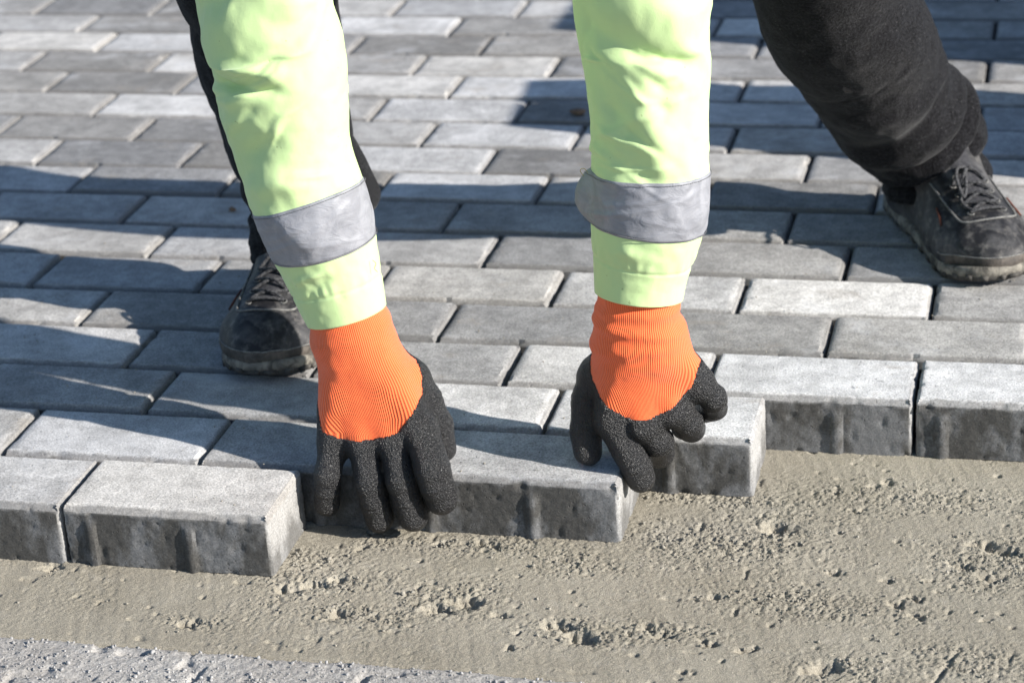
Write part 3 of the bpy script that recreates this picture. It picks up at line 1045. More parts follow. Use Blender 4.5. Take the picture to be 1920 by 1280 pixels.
SLV_L = ([(-0.0878, 0.1650, 0.4304), (-0.0782, 0.1600, 0.3832), (-0.0736, 0.1550, 0.3353), (-0.0654, 0.1500, 0.2868), (-0.0515, 0.1450, 0.2377), (-0.0402, 0.1450, 0.1860), (-0.0293, 0.1420, 0.1399)],
         [0.0631, 0.0628, 0.0597, 0.0533, 0.0532, 0.0458, 0.0383])
SLV_R = ([(0.2528, 0.1850, 0.4262), (0.2525, 0.1800, 0.3804), (0.2529, 0.1760, 0.3335), (0.2534, 0.1720, 0.2859), (0.2509, 0.1680, 0.2375), (0.2434, 0.1650, 0.1876), (0.2406, 0.1620, 0.1619)],
         [0.0612, 0.0568, 0.0533, 0.0533, 0.0523, 0.0428, 0.0397])
TOP_L = ([(-0.088, 0.205, 0.50), (-0.080, 0.27, 0.58), tuple(SHO_L)], [0.066, 0.070, 0.074])
TOP_R = ([(0.258, 0.22, 0.50), (0.272, 0.28, 0.58), tuple(SHO_R)], [0.066, 0.070, 0.074])
# creases: theta0, height0, theta1, height1 (along the arm from the hem), width, amplitude
F_L = [(-45, 0.262, 15, 0.245, 0.0095, 0.0075), (15, 0.245, 75, 0.285, 0.010, 0.0050), (-45, 0.232, 12, 0.222, 0.008, -0.0060), (-40, 0.200, 10, 0.236, 0.009, 0.0040),
       (0, 0.195, 70, 0.25, 0.012, 0.0030), (-38, 0.165, 5, 0.178, 0.009, -0.0045), (-25, 0.150, 25, 0.135, 0.010, 0.0045), (-20, 0.118, 15, 0.090, 0.010, 0.0030),
       (-60, 0.29, 20, 0.300, 0.010, -0.006), (10, 0.30, 60, 0.296, 0.008, 0.007), (-30, 0.052, 20, 0.060, 0.006, 0.0022), (-10, 0.030, 15, 0.045, 0.007, -0.0020)]
F_R = [(-35, 0.245, 55, 0.215, 0.011, -0.0065), (-50, 0.262, 60, 0.262, 0.012, 0.0060), (-20, 0.228, 40, 0.205, 0.010, 0.0045), (0, 0.205, 14, 0.135, 0.013, 0.0055),
       (-40, 0.20, -15, 0.165, 0.009, -0.0030), (-45, 0.155, -5, 0.180, 0.006, 0.0025), (-20, 0.135, 12, 0.118, 0.010, -0.0040), (20, 0.16, 55, 0.19, 0.012, 0.0025),
       (-15, 0.052, 12, 0.050, 0.008, 0.0025), (40, 0.245, 80, 0.20, 0.010, 0.003)]
for sp, tp, ff, seed, seam, z0, z1, flap in ((SLV_L, TOP_L, F_L, 210, 0.030, 0.068, 0.118, None), (SLV_R, TOP_R, F_R, 340, 0.034, 0.066, 0.117, (-80, 0.0125, 14))):
    V, Fc, path, rr, fn = make_sleeve(sp[0], sp[1], ff, seed, seam, tp)
    slv = pchild('sleeve', mesh_from('sleeve', V, Fc), M_LIME)
    V, Fc = make_band(path, rr, fn, z0, z1, seed + 50, flap)
    link('reflective_band', mesh_from('reflective_band', V, Fc), M_TAPE, slv)
    # stitches along both tape edges
    arc = np.concatenate([[0], np.cumsum(np.linalg.norm(np.diff(path, axis=0), axis=1))])
    T, Fv, Sd = frames(path, (0, -1, 0))
    if Sd[:, 0].mean() < 0: Sd = -Sd
    parts = []
    for zc in (z0 + 0.0022, z1 - 0.0022):
        for q in range(76):
            t0 = -1.75 + q * 3.5 / 76 + 0.4
            pts = []
            for tt in (t0, t0 + 0.030):
                r0 = np.interp(zc, arc, rr) + float(fn(np.array([[tt]]), np.array([[zc]]), None)[0, 0]) + 0.0019
                if flap:
                    r0 += flap[1] * math.exp(-((math.degrees(tt) - flap[0]) / flap[2]) ** 2) * 0.35
                c = np.array([np.interp(zc, arc, path[:, k]) for k in range(3)])
                f_ = np.array([np.interp(zc, arc, Fv[:, k]) for k in range(3)]); s_ = np.array([np.interp(zc, arc, Sd[:, k]) for k in range(3)])
                pts.append(c + r0 * (math.cos(tt) * f_ * 0.92 + math.sin(tt) * s_))
            parts.append(cord(pts, 0.00035, 5, 3))
    V, Fc = join(parts)
    if flap:
        thread('loose_thread', [(0.1985, 0.151, 0.2770), (0.1955, 0.150, 0.2825), (0.1990, 0.149, 0.2850), (0.2030, 0.148, 0.2815)], slv)
    else:
        thread('loose_thread', [(0.0045, 0.1300, 0.2000), (0.0075, 0.1295, 0.1970), (0.0060, 0.1290, 0.1925), (0.0085, 0.129, 0.1890)], slv)
    st = link('stitching', mesh_from('stitching', V, Fc), M_STITCH, slv)
    st['kind'] = 'stuff'

# ---- gloves
def glove(fingers, thumb, palm, cuff, lo, hi, dip, palm_y, ridges, axis, seed, h=0.0015):
    G, og = grid(lo, hi, h)
    dc = None
    for (a, b, ra, rb) in cuff:
        q = rc(G, a, b, ra, rb)
        dc = q if dc is None else smin(dc, q, 0.02)
    dp = None
    for (a, b, ra, rb) in palm:
        q = rc(G, a, b, ra, rb)
        dp = q if dp is None else smin(dp, q, 0.014)
    d = smin(dc, dp, 0.022)
    df = None
    for ch in fingers:
        f = None
        for (a, ra), (b, rb) in zip(ch[:-1], ch[1:]):
            q = rc(G, a, b, ra, rb)
            f = q if f is None else smin(f, q, 0.004)
        df = f if df is None else smin(df, f, 0.0012)
    d = smin(d, df, 0.006)
    f = None
    for (a, ra), (b, rb) in zip(thumb[:-1], thumb[1:]):
        q = rc(G, a, b, ra, rb)
        f = q if f is None else smin(f, q, 0.005)
    d = smin(d, f, 0.007)
    nz_ = vnoise(G, 120, seed + 21)
    for ch in list(fingers) + [thumb]:
        for (pa, ra), (pb_, rb), (pc, _r) in zip(ch[:-2], ch[1:-1], ch[2:]):
            ax_ = np.asarray(pc) - np.asarray(pa); ax_ = ax_ / np.linalg.norm(ax_)
            q = G - np.asarray(pb_, np.float32)
            t_ = q @ ax_.astype(np.float32) + 0.0012 * nz_
            rr2 = np.sqrt(np.maximum((q * q).sum(-1) - t_ ** 2, 0))
            near_ = np.exp(-np.maximum(rr2 - rb, 0) / 0.004)
            d = d + near_ * (rr2 < rb + 0.012) * (0.0009 * np.exp(-((t_ - 0.0030) / 0.0013) ** 2) + 0.0008 * np.exp(-((t_ + 0.0028) / 0.0013) ** 2))
    # slack in the knit and the rubber
    d = d + 0.0007 * vnoise(G, 60, seed) + 0.0002 * vnoise(G, 170, seed + 1)
    for (z0, w, a, sx, sy) in ridges:
        zz = G[..., 2] - z0 - sx * (G[..., 0] - axis[0]) - sy * (G[..., 1] - axis[1]) - 0.004 * vnoise(G * np.array([1, 1, 0]), 26, seed + 4)
        d = d - a * np.exp(-(zz / w) ** 2)
    V, Fc = surface_nets(d, og, h)
    V = smoothmesh(V, Fc, 1, 0.4)
    N = vnormals(V, Fc)
    # dip line of the coating
    bx = np.array([q[0] for q in dip]); bz = np.array([q[1] for q in dip])
    zb = np.interp(V[:, 0], bx, bz) + 0.0006 * vnoise(V, 130, seed + 7)
    side = V[:, 1] > palm_y(V)
    coated = (V[:, 2] < zb) | side
    fm = coated[Fc].all(1)
    used = np.unique(Fc[fm])
    remap = -np.ones(len(V), int); remap[used] = np.arange(len(used))
    Vc = V.copy()
    # boundary vertices stay on the knit, inner ones are raised by the rubber's thickness
    anyun = np.zeros(len(V), bool)
    anyun[Fc[~fm].ravel()] = True
    Vc[~anyun] += N[~anyun] * 0.0011
    Vc[anyun] += N[anyun] * 0.0002
    coat = mesh_from('coating', Vc[used], remap[Fc[fm]])
    fk = ~fm
    # knit carries on a little under the rubber
    usedk = np.unique(Fc[fk])
    near = np.zeros(len(V), bool); near[usedk] = True
    for _ in range(3):
        hit = near[Fc].any(1)
        near[np.unique(Fc[hit])] = True
    fk = near[Fc].all(1)
    usedk = np.unique(Fc[fk])
    remap[:] = -1; remap[usedk] = np.arange(len(usedk))
    kn = mesh_from('glove', V[usedk], remap[Fc[fk]])
    ax = np.stack([np.interp(V[usedk][:, 2], axis[2], axis[3]), np.interp(V[usedk][:, 2], axis[2], axis[4])], 1)
    ang = np.arctan2(V[usedk][:, 0] - ax[:, 0], -(V[usedk][:, 1] - ax[:, 1]))
    attr(kn, 'rib', ang)
    attr(kn, 'along', V[usedk][:, 2])
    g = pchild('glove', kn, M_KNIT)
    link('rubber_coating', coat, M_RUBBER, g)
    return g

A = np.array
# image-left hand: flat over the front edge of the stones
wr = A([-0.0235, 0.139, 0.118]); tp = A([-0.036, 0.143, 0.190]); ex = A([0.97, 0.02, 0.16])
mcp = [A([-0.0402, 0.1055, 0.0289]), A([-0.0106, 0.1035, 0.0288]), A([0.0179, 0.1035, 0.0326]), A([0.0430, 0.1080, 0.0430])]
pip = [A([-0.0434, 0.0868, 0.0024]), A([-0.0026, 0.0845, -0.0024]), A([0.0280, 0.0845, 0.0022]), A([0.0585, 0.0852, 0.0145])]
tip = [A([-0.0478, 0.0890, -0.0285]), A([0.0025, 0.0872, -0.0410]), A([0.0353, 0.0870, -0.0368]), A([0.0640, 0.0865, -0.0160])]
rad = [(0.0124, 0.0114, 0.0110), (0.0138, 0.0128, 0.0126), (0.0140, 0.0130, 0.0127), (0.0152, 0.0150, 0.0140)]
fing = [[(mcp[k], rad[k][0]), (pip[k], rad[k][1]), ((pip[k] + tip[k]) / 2 + A([0, -0.0012, 0]), (rad[k][1] + rad[k][2]) / 2 - 0.0004), (tip[k], rad[k][2])] for k in range(4)]
palm = [(wr + ex * o, mcp[k], 0.0222, 0.0160) for k, o in enumerate((-0.010, -0.004, 0.004, 0.010))]
palm.append((wr + A([0.006, 0.004, -0.014]), A([0.0270, 0.1420, 0.0760]), 0.021, 0.0160))
thumb = [(A([0.0240, 0.1430, 0.0780]), 0.0160), (A([0.0400, 0.1400, 0.0560]), 0.0146), (A([0.0512, 0.1350, 0.0345]), 0.0136), (A([0.0570, 0.1320, 0.0112]), 0.0104)]
cuff = [(tp + ex * s * 0.010, wr + ex * s * 0.0095, 0.0258, 0.0245) for s in (-1, 1)]
zax, xax, yax = [0.02, 0.042, 0.058, 0.086, 0.115, 0.14, 0.20], [0.004, 0.0028, -0.0023, -0.0106, -0.0211, -0.0267, -0.037], [0.110, 0.114, 0.124, 0.133, 0.139, 0.142, 0.144]
def py_l(V):
    return np.interp(V[:, 2], [0.03, 0.06, 0.09, 0.115, 0.13], [0.108, 0.122, 0.140, 0.165, 0.30]) - 0.25 * np.maximum(V[:, 0] - 0.02, 0) * (V[:, 2] < 0.095)
glove(fing, thumb, palm, cuff, (-0.088, 0.058, -0.064), (0.092, 0.188, 0.192),
      [(-0.062, 0.075), (-0.0535, 0.0612), (-0.0466, 0.0433), (-0.0275, 0.0378), (-0.0016, 0.0388), (0.0246, 0.0465), (0.0405, 0.0660), (0.0480, 0.0880), (0.060, 0.13)],
      py_l, [(0.128, 0.006, 0.0013, 0.25, 0), (0.108, 0.010, 0.0012, -0.3, 0.2)], (wr[0], wr[1], zax, xax, yax), 610)

# image-right hand: index straight, the others curled
wr = A([0.2390, 0.159, 0.119]); tp = A([0.2415, 0.164, 0.212]); ex = A([0.98, 0.05, 0.02])
ch_i = [(A([0.2155, 0.1400, 0.0474]), 0.0144), (A([0.2300, 0.1335, 0.0214]), 0.0138), (A([0.2370, 0.1325, 0.0060]), 0.0134), (A([0.2412, 0.1340, -0.0085]), 0.0127)]
ch_m = [(A([0.2441, 0.1400, 0.0440]), 0.0145), (A([0.2570, 0.1460, 0.0240]), 0.0130), (A([0.2535, 0.164, 0.0030]), 0.0124), (A([0.2490, 0.1880, -0.0080]), 0.0120)]
ch_r = [(A([0.2706, 0.1500, 0.0550]), 0.0134), (A([0.2835, 0.1570, 0.0380]), 0.0122), (A([0.2815, 0.178, 0.0230]), 0.0116), (A([0.2720, 0.1960, 0.0150]), 0.0112)]
ch_p = [(A([0.2910, 0.1620, 0.0770]), 0.0116), (A([0.3050, 0.1670, 0.0610]), 0.0114), (A([0.3030, 0.184, 0.0430]), 0.0106), (A([0.2930, 0.1960, 0.0330]), 0.0100)]
palm = [(wr + ex * o, c[0][0], 0.0240, 0.0160) for c, o in ((ch_i, -0.012), (ch_m, -0.004), (ch_r, 0.004), (ch_p, 0.012))]
palm.append((wr + A([-0.007, 0.004, -0.014]), A([0.2020, 0.164, 0.080]), 0.022, 0.0160))
thumb = [(A([0.2010, 0.1650, 0.0830]), 0.0160), (A([0.1900, 0.1580, 0.0580]), 0.0134), (A([0.1897, 0.1460, 0.0310]), 0.0134), (A([0.1915, 0.1395, 0.0138]), 0.0126)]
cuff = [(tp + ex * s * 0.0105, wr + ex * s * 0.0105, 0.0262, 0.0258) for s in (-1, 1)]
zax, xax, yax = [0.02, 0.055, 0.074, 0.097, 0.127, 0.16, 0.22], [0.249, 0.2485, 0.2458, 0.2405, 0.2386, 0.2405, 0.2425], [0.142, 0.146, 0.151, 0.157, 0.160, 0.163, 0.165]
def py_r(V):
    return np.interp(V[:, 2], [0.05, 0.075, 0.10, 0.125, 0.14], [0.145, 0.156, 0.166, 0.190, 0.33]) - 0.3 * np.maximum(0.212 - V[:, 0], 0) * (V[:, 2] < 0.11)
glove(([ch_i, ch_m, ch_r, ch_p]), thumb, palm, cuff, (0.160, 0.098, -0.030), (0.330, 0.226, 0.214),
      [(0.180, 0.15), (0.1940, 0.1060), (0.2000, 0.0855), (0.2139, 0.0672), (0.2332, 0.0568), (0.2503, 0.0550), (0.2725, 0.0640), (0.2890, 0.0815), (0.2960, 0.1044), (0.305, 0.14)],
      py_r, [(0.152, 0.0046, 0.0020, 0.05, 0), (0.137, 0.0052, 0.0030, -0.08, 0), (0.120, 0.0062, 0.0024, 0.12, 0), (0.100, 0.007, 0.0013, 0.35, 0)], (wr[0], wr[1], zax, xax, yax), 820)

# ---- trousers
def leg_folds(seed, hem_amp, n_h, rolls):
    def fn(TH, AR, rr):
        P = np.stack([np.cos(TH) * 0.07, np.sin(TH) * 0.07, AR], -1)
        low = np.exp(-(AR / 0.085) ** 2)
        ph = AR * n_h + 1.3 * np.sin(TH + seed) + 1.1 * vnoise(P, 16, seed + 1)
        o = hem_amp * low * (np.sin(ph) + 0.35 * np.sin(2.1 * ph + 1.0 + TH))
        o += 0.0095 * fbm(P * np.array([1, 1, 0.8]), 9, 2, seed + 3)
        dg = np.sin((AR * 46 + TH * 1.6) + 2.0 * vnoise(P, 9, seed + 7))
        o += 0.0005 * dg * sstep(0.03, 0.10, AR)
        # rolls of slack cloth piled on the shoe
        for (t0, z0, t1, z1, w, a) in rolls:
            tt = np.degrees(TH)
            k = np.clip((tt - t0) / (t1 - t0), 0, 1)
            zc = z0 + (z1 - z0) * k + 0.006 * vnoise(P, 24, seed + 13)
            ins = sstep(t0 - 30, t0 + 10, tt) * sstep(t1 + 30, t1 - 10, tt)
            o += a * ins * np.exp(-((AR - zc) / w) ** 2)
        return o + 0.0012 * vnoise(P, 90, seed + 9)
    return fn
ROLL_L = [(-170, 0.022, 170, 0.018, 0.011, 0.006), (-170, 0.043, 170, 0.050, 0.007, -0.008), (-170, 0.066, 170, 0.078, 0.014, 0.006), (70, 0.086, 150, 0.080, 0.017, 0.022), (-120, 0.115, 20, 0.105, 0.008, -0.005)]
ROLL_R = [(-60, 0.006, 170, 0.018, 0.009, 0.005), (-40, 0.022, 170, 0.038, 0.0045, -0.008), (-60, 0.036, 170, 0.054, 0.009, 0.008), (-10, 0.058, 170, 0.074, 0.0055, -0.010), (-40, 0.076, 160, 0.092, 0.012, 0.008), (-10, 0.112, 120, 0.108, 0.008, -0.011), (-60, 0.142, 100, 0.130, 0.016, 0.006), (-80, 0.060, 0, 0.050, 0.007, -0.006), (-30, 0.165, 60, 0.185, 0.010, -0.006), (-50, 0.215, 90, 0.19, 0.02, 0.005)]

LEG_L = ([(-0.1960, 0.4560, 0.066), (-0.1940, 0.4560, 0.0740), (-0.1840, 0.4555, 0.1150), (-0.1740, 0.4540, 0.1590), (-0.1790, 0.4520, 0.1900), (-0.1832, 0.4450, 0.2390), (-0.1878, 0.4350, 0.2994), (-0.1824, 0.4200, 0.3595), tuple(KNE_L + (0, 0, 0.01)), (-0.10, 0.57, 0.62), tuple(HIP_L)],
         [0.0430, 0.0435, 0.0545, 0.0650, 0.0690, 0.0727, 0.0772, 0.0774, 0.080, 0.095, 0.115])
LEG_R = ([(0.4700, 0.7750, 0.043), (0.4690, 0.7755, 0.0540), (0.4640, 0.7765, 0.0800), (0.4520, 0.7700, 0.1100), (0.4370, 0.7480, 0.1400), (0.4128, 0.7000, 0.1895), (0.3933, 0.6600, 0.2490), (0.3709, 0.6200, 0.3064), tuple(KNE_R + (0, 0, 0.01)), (0.28, 0.64, 0.66), tuple(HIP_R)],
         [0.0560, 0.0570, 0.0600, 0.0690, 0.0725, 0.0715, 0.0795, 0.0810, 0.084, 0.097, 0.115])
parts = []
for (pp, rr), seed, ha, nh, rl in ((LEG_L, 41, 0.0025, 150, ROLL_L), (LEG_R, 77, 0.0025, 135, ROLL_R)):
    path = catmull(pp, 300)
    r = catmull(np.column_stack([rr, np.zeros(len(rr)), np.zeros(len(rr))]), 300)[:, 0]
    V, Fc, TH, AR = tube(path, r, 180, leg_folds(seed, ha, nh, rl))
    n = 180
    ring = V[:n]; c = ring.mean(0)
    up = path[5] - path[0]; up /= np.linalg.norm(up)
    b = len(V)
    V = np.vstack([V, ring + (c - ring) * 0.06 - up * 0.002, ring + (c - ring) * 0.13 + up * 0.003, ring + (c - ring) * 0.13 + up * 0.03])
    j = np.arange(n); j2 = (j + 1) % n
    prev = 0
    for q in (b, b + n, b + 2 * n):
        e = np.stack([prev + j, q + j, q + j2, prev + j2], -1)
        Fc = np.vstack([Fc, e]); prev = q
    parts.append((V, Fc))
G, og = grid((-0.18, 0.52, 0.60), (0.38, 1.04, 1.08), 0.014)
d = smin(rc(G, HIP_L, HIP_L + (0.02, -0.06, 0.06), 0.125, 0.125), rc(G, HIP_R, HIP_R + (-0.02, -0.06, 0.06), 0.125, 0.125), 0.09)
parts.append(surface_nets(d, og, 0.014))
V, Fc = join(parts)
pchild('trousers', mesh_from('trousers', V, Fc), M_FLEECE)

# ---- boots
def outline(t, grow=0.0, n=96):
    """closed sole outline, heel at u=0, toe at u=0.30; t=+1 left foot shape, -1 mirrored"""
    a = np.linspace(0, 2 * math.pi, n, endpoint=False)
    u = 0.150 - 0.150 * np.cos(a)
    uu = [0, .004, .015, .035, .08, .13, .18, .22, .25, .275, .290, .297, .30]
    ww = [0, .014, .026, .034, .038, .039, .047, .053, .052, .044, .032, .019, 0]
    w = np.interp(u, uu, ww)
    cl = np.interp(u, [0, .1, .2, .3], [0, 0.003, 0, 0.006]) * t
    v = np.sign(np.sin(a)) * w + cl
    P = np.column_stack([u, v])
    P = np.column_stack([np.interp(np.arange(n), np.arange(n), P[:, 0]), P[:, 1]])
    c = P.mean(0)
    d = P - c
    L = np.linalg.norm(d, axis=1)[:, None]
    return P + d / L * grow

def loft_rings(rings, cap_top=True, cap_bot=True):
    n = len(rings[0])
    V = np.vstack(rings)
    Fs = []
    j = np.arange(n); j2 = (j + 1) % n
    for k in range(len(rings) - 1):
        Fs.append(np.stack([k * n + j, k * n + j2, (k + 1) * n + j2, (k + 1) * n + j], -1))
    caps = []
    if cap_bot:
        c = len(V); V = np.vstack([V, rings[0].mean(0)])
        Fs.append(np.stack([np.full(n, c), j2, j, np.full(n, c)], -1)[:, [0, 1, 2, 2]])
    if cap_top:
        b = (len(rings) - 1) * n
        c = len(V); V = np.vstack([V, rings[-1].mean(0)])
        Fs.append(np.stack([np.full(n, c), b + j, b + j2, b + j2], -1))
    return V, np.concatenate(Fs)

def boot(toe, heel, t, yaw_fix=0.0, bow=1):
    toe, heel = Vector(toe), Vector(heel)
    dr = (toe - heel).normalized()
    yaw = math.atan2(dr.y, dr.x)
    mw = Matrix.Translation(heel) @ Matrix.Rotation(yaw, 4, 'Z') @ Matrix.Diagonal((1.0, 1.0, 0.90, 1.0))
    h = 0.003
    G, og = grid((-0.02, -0.075, 0.004), (0.315, 0.075, 0.180), h)
    d = ell(G, (0.230, 0.001 * t, 0.028), (0.068, 0.0515, 0.0405))
    d = smin(d, rc(G, (0.222, 0, 0.030), (0.145, 0, 0.078), 0.040, 0.038), 0.03)
    d = smin(d, rc(G, (0.19, 0, 0.030), (0.06, 0, 0.035), 0.045, 0.036), 0.02)
    d = smin(d, rc(G, (0.070, 0, 0.045), (0.105, 0, 0.112), 0.041, 0.040), 0.03)
    d = np.maximum(d, 0.012 - G[..., 2])
    d = d + 0.0012 * vnoise(G, 45, 70 + int(t)) 
    # flex creases across the vamp
    cre = np.exp(-((G[..., 0] - 0.225) / 0.02) ** 2) * np.sin(G[..., 0] * 520 + 2 * vnoise(G, 30, 5))
    d = d + 0.0007 * cre * (G[..., 2] > 0.03)
    V, Fc = surface_nets(d, og, h)
    V = smoothmesh(V, Fc, 2)
    me = mesh_from('boot', V, Fc)
    me.materials.append(M_LEATHER)
    b = bpy.data.objects.new('boot', me)
    COL.objects.link(b)
    b.parent = person
    b.matrix_parent_inverse = Matrix.Translation(-PB)
    b.matrix_basis = mw
    bvh = BVHTree.FromPolygons([tuple(v) for v in V], [tuple(int(x) for x in f) for f in Fc])
    def top(u, v, off):
        r = bvh.ray_cast(Vector((u, v, 0.30)), Vector((0, 0, -1)))
        if r[0] is None:
            r = bvh.find_nearest(Vector((u, v, 0.04)))
        return np.array(r[0] + r[1] * off)
    def skin(p, off):
        r = bvh.find_nearest(Vector(p))
        return np.array(r[0] + r[1] * off)
    # midsole, outsole with lugs
    def ring(gr, z, tt=0.0):
        o = outline(t, gr)
        spring = 0.010 * sstep(0.24, 0.30, o[:, 0]) + 0.004 * sstep(0.03, 0.0, o[:, 0])
        return np.column_stack([o, np.full(len(o), z) + spring * (1 if z < 0.03 else 0.6)])
    V2, F2 = loft_rings([ring(0.0000, 0.006), ring(0.0018, 0.0080), ring(0.0020, 0.0125), ring(0.0010, 0.0165), ring(-0.0015, 0.0185), ring(-0.012, 0.019)])
    link('midsole', quad_to_mesh('midsole', V2, F2), M_SOLE, b)
    V2, F2 = loft_rings([ring(-0.003, 0.0005), ring(-0.0005, 0.0025), ring(0.0016, 0.0090), ring(-0.01, 0.0095)])
    link('outsole', quad_to_mesh('outsole', V2, F2), M_OUTSOLE, b)
    lugs = []
    o = outline(t, 0.0015, 64)
    for k in range(64):
        if k % 2: continue
        p, q = o[k], o[(k + 1) % 64]
        c = o.mean(0)
        inn = lambda w, g: w + (w - c) / np.linalg.norm(w - c) * g
        sp = 0.010 * float(sstep(0.24, 0.30, p[0]))
        a0, a1, b0, b1 = inn(p, -0.006), inn(q, -0.006), inn(p, 0.0012), inn(q, 0.0012)
        VV = np.array([[*a0, 0.002 + sp], [*a1, 0.002 + sp], [*b1, 0.003 + sp], [*b0, 0.003 + sp], [*a0, 0.009 + sp], [*a1, 0.009 + sp], [*b1, 0.009 + sp], [*b0, 0.009 + sp]])
        FF = np.array([[3, 2, 1, 0], [4, 5, 6, 7], [0, 1, 5, 4], [1, 2, 6, 5], [2, 3, 7, 6], [3, 0, 4, 7]])
        lugs.append((VV, FF))
    V2, F2 = join(lugs)
    lg = link('tread', quad_to_mesh('tread', V2, F2), M_OUTSOLE, b)
    lg['kind'] = 'stuff'
    # rubber toe bumper: band hugging the toe, higher in the middle
    aa = np.linspace(-1.25, 1.25, 48)
    rows = []
    for zi, zf in enumerate(np.linspace(0, 1, 7)):
        rr_ = []
        for a in aa:
            hgt = 0.016 + zf * (0.016 + 0.010 * math.cos(a * 1.3))
            p = (0.232 + 0.075 * math.cos(a), 0.062 * math.sin(a) + 0.002 * t, hgt)
            rr_.append(skin(p, 0.0016 * math.sin(math.pi * min(max(zf, 0.08), 0.92)) ** 0.3))
        rows.append(np.array(rr_))
    V2 = np.vstack(rows); n = len(aa)
    i, j = np.meshgrid(np.arange(6), np.arange(n - 1), indexing='ij')
    F2 = np.stack([i * n + j, i * n + j + 1, (i + 1) * n + j + 1, (i + 1) * n + j], -1).reshape(-1, 4)
    link('toe_bumper', quad_to_mesh('toe_bumper', V2, F2), M_TOECAP, b)
    # stitched seams
    seam = [skin((0.232 + 0.075 * math.cos(a), 0.062 * math.sin(a) + 0.002 * t, 0.033 + 0.010 * math.cos(a * 1.3)), 0.0004) for a in np.linspace(-1.5, 1.5, 26)]
    pnl = [top(u_, v_, 0.0006) for u_, v_ in ((0.165, -0.034), (0.202, -0.033), (0.236, -0.032), (0.248, -0.027), (0.254, -0.010), (0.254, 0.010), (0.248, 0.027), (0.236, 0.032), (0.202, 0.033), (0.165, 0.034))]
    link('piping', quad_to_mesh('piping', *cord(seam, 0.0009, 6, 90)), M_PIPING, b)
    link('piping', quad_to_mesh('piping', *cord(pnl, 0.0013, 6, 90)), M_PIPING, b)
    # dark tongue strip between the eyelet rows
    us = np.linspace(0.150, 0.236, 16); vs_ = np.linspace(-0.0125, 0.0125, 8)
    V2 = np.array([top(u, v, 0.0013 - 0.0012 * (abs(v) > 0.012)) for u in us for v in vs_])
    i, j = np.meshgrid(np.arange(15), np.arange(7), indexing='ij')
    F2 = np.stack([i * 8 + j, (i + 1) * 8 + j, (i + 1) * 8 + j + 1, i * 8 + j + 1], -1).reshape(-1, 4)
    link('tongue', quad_to_mesh('tongue', V2, F2), M_WOOL, b)
    # eyelets
    eu = [0.239, 0.222, 0.206, 0.191]
    for u in eu:
        for s in (-1, 1):
            c = top(u, s * 0.0185, 0.0006)
            a = np.linspace(0, 2 * math.pi, 10)
            pts = [c + 0.0032 * np.array([math.cos(x), math.sin(x), -0.28 * math.cos(x)]) for x in a]
            link('eyelet', quad_to_mesh('eyelet', *cord(pts, 0.0009, 5, 20)), M_PIPING, b)
    # laces: crossed rows, then a bow
    lace = []
    for k in range(len(eu)):
        u = eu[k]
        un = eu[min(k + 1, len(eu) - 1)]
        if k == 0:
            lace.append([top(u, -0.0185, 0.001), top(u + 0.001, -0.008, 0.0042), top(u + 0.001, 0.008, 0.0042), top(u, 0.0185, 0.001)])
        else:
            up_ = eu[k - 1]
            for s in (-1, 1):
                lace.append([top(up_, s * 0.0185, 0.001), top(up_ * 0.7 + u * 0.3, s * 0.009, 0.0038 + (0.002 if s > 0 else 0)), top((up_ + u) / 2, 0, 0.0042 + (0.0022 if s > 0 else 0)), top(u, -s * 0.0185, 0.001)])
    kn = top(0.180, 0, 0.006)
    for s in (-1, 1):
        lace.append([top(eu[-1], s * 0.0185, 0.001), top(0.182, s * 0.009, 0.005), kn])
    knot = [kn + 0.0045 * np.array([math.cos(x) * 0.6, math.sin(x), 0.5 * math.sin(2 * x)]) for x in np.linspace(0, 6.2, 9)]
    lace.append(knot)
    for s, (l1, dz) in ((-1, (0.024, 0.006)), (1, (0.022, 0.004)))[:bow]:
        lace.append([kn, kn + A([0.008, s * l1 * 0.55, dz]), kn + A([0.026, s * l1 * 0.95, 0.001]), kn + A([0.040, s * l1 * 0.85, -0.018]), kn + A([0.030, s * l1 * 0.55, -0.012]), kn + A([0.012, s * l1 * 0.25, 0.001]), kn])
        lace.append([kn, kn + A([0.014, s * 0.008, 0.003]), top(0.205, s * 0.016, 0.007), top(0.224, s * 0.020, 0.003), top(0.238, s * 0.016, 0.003)])
    for pts in lace:
        P = [p for p in pts]
        # keep the cord above the leather
        P2 = []
        for p in P:
            r = bvh.find_nearest(Vector(p))
            q = np.array(r[0]); nn = np.array(r[1])
            if (p - q) @ nn < 0.0020:
                p = q + nn * 0.0020
            P2.append(p)
        link('lace', quad_to_mesh('lace', *cord(P2, 0.0019, 8, len(P2) * 7)), M_LACE, b)
    # orange-edged collar and small side tab
    col = [skin((0.085 + 0.050 * math.cos(a), 0.046 * math.sin(a), 0.088 - 0.018 * math.cos(a) ** 2), 0.0004) for a in np.linspace(0.6, 5.68, 30)]
    link('collar_trim', quad_to_mesh('collar_trim', *cord(col, 0.0016, 6, 80)), M_ORANGE, b)
    for s in (-1, 1):
        tb = [skin((0.200, s * 0.05, 0.075), 0.0006), skin((0.214, s * 0.05, 0.068), 0.0008), skin((0.226, s * 0.052, 0.060), 0.0006)]
        link('side_trim', quad_to_mesh('side_trim', *cord(tb, 0.0015, 6, 14)), M_ORANGE, b)
    qs = [skin((0.02 + 0.11 * x, s * 0.055, 0.030 + 0.030 * (1 - x) ** 1.5), 0.0005) for s in (-t,) for x in np.linspace(0, 1, 12)]
    link('piping', quad_to_mesh('piping', *cord(qs, 0.0016, 6, 50)), M_ORANGE, b)
    return b

boot((-0.1800, 0.2740, 0), (-0.1920, 0.5740, 0), 1, bow=0)
boot((0.5560, 0.5950, 0), (0.4220, 0.8630, 0), -1)

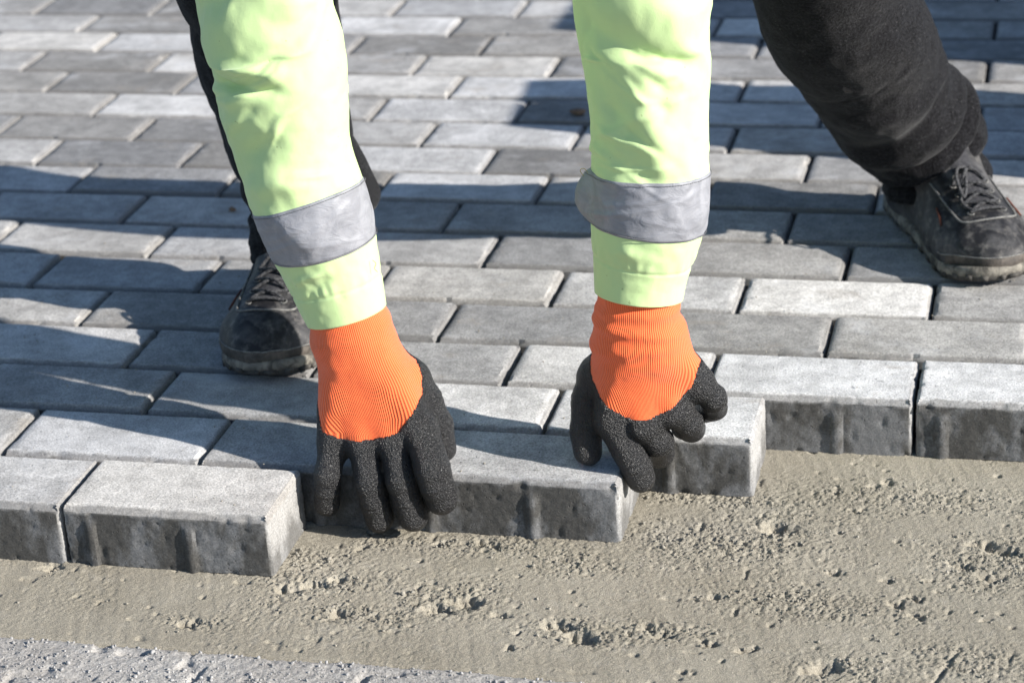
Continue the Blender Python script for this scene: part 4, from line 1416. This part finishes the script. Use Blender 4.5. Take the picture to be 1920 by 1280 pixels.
# ------------------------------------------------------------------ unseen paver stacks, added on the sunny side to cast shadows
def stack(x, y, layers, label, rot=0.0, nx=2, ny=3):
    root = empty('shadow_caster_stack', (x, y, 0.0))
    root.rotation_euler = (0, 0, rot)
    for l in range(layers):
        for a in range(nx):
            for c in range(ny):
                if l == layers - 1 and (a + c) % 3 == 2:
                    continue
                o = bpy.data.objects.new('paver', LOW[rnd.randrange(8)])
                COL.objects.link(o)
                o.parent = root
                o.location = ((a - (nx - 1) / 2) * 0.204 + rnd.uniform(-.003, .003), (c - (ny - 1) / 2) * 0.103 + rnd.uniform(-.002, .002), (l + 1) * PH + 0.0012 + l * 0.0005)
                v = rnd.uniform(0.26, 0.42)
                o.color = (v, v, v * 1.01, 1)
    tag(root, label, 'paver stack', 'unseen stacks added to cast shadows')
stack(0.96, 1.015, 7, 'short unseen stack of grey pavers added to cast shadow', 0.1, 2, 2)
stack(1.06, 1.46, 8, 'wide unseen stack of grey pavers added to cast shadow', -0.06, 2, 3)

# specks of sand carried onto the laid stones, and two small stones
sp = np.stack([rng.uniform(-0.7, 0.8, 1500), 0.02 + 0.9 * rng.uniform(0, 1, 1500) ** 1.3], 1)
okk = ~((sp[:, 1] < 0.1) & (sp[:, 0] > -0.075)) & ~((sp[:, 1] < 0.20) & (sp[:, 0] > 0.225)) & ~((sp[:, 1] < 0.306) & (sp[:, 0] > 0.33))
sp = sp[okk]
ss = 0.0003 + 0.0007 * rng.uniform(0, 1, len(sp)) ** 3
cr3 = crumbs('sand_specks', M_CRUMB, np.column_stack([sp, np.full(len(sp), 0.0008)]), ss, 9)
tag(cr3, 'fine sand specks strewn over the laid grey pavers', 'sand', kind='stuff')
def stone(x, y, z, r, sq, label, seed):
    bm = bmesh.new()
    bmesh.ops.create_icosphere(bm, subdivisions=3, radius=r)
    for v in bm.verts:
        n = float(vnoise(np.array(v.co[:]) + seed, 1.1 / r, seed)) * 0.28 + float(vnoise(np.array(v.co[:]) + seed, 3.0 / r, seed + 1)) * 0.10
        v.co *= (1 + n)
        v.co.x *= sq[0]; v.co.y *= sq[1]; v.co.z *= sq[2]
    for f in bm.faces: f.smooth = True
    me = bpy.data.meshes.new('small_stone'); bm.to_mesh(me); bm.free()
    o = link('small_stone', me, M_STONE)
    o.location = (x, y, z)
    tag(o, label, 'stone')
stone(-0.028, 1.150, 0.004, 0.0065, (1.5, 1.0, 0.8), 'small brown stone on the pavers left of the upright sleeve', 3)
stone(-0.380, 0.760, 0.002, 0.0035, (1.4, 1.0, 0.8), 'tiny dark stone in shade beside the trouser hem', 8)
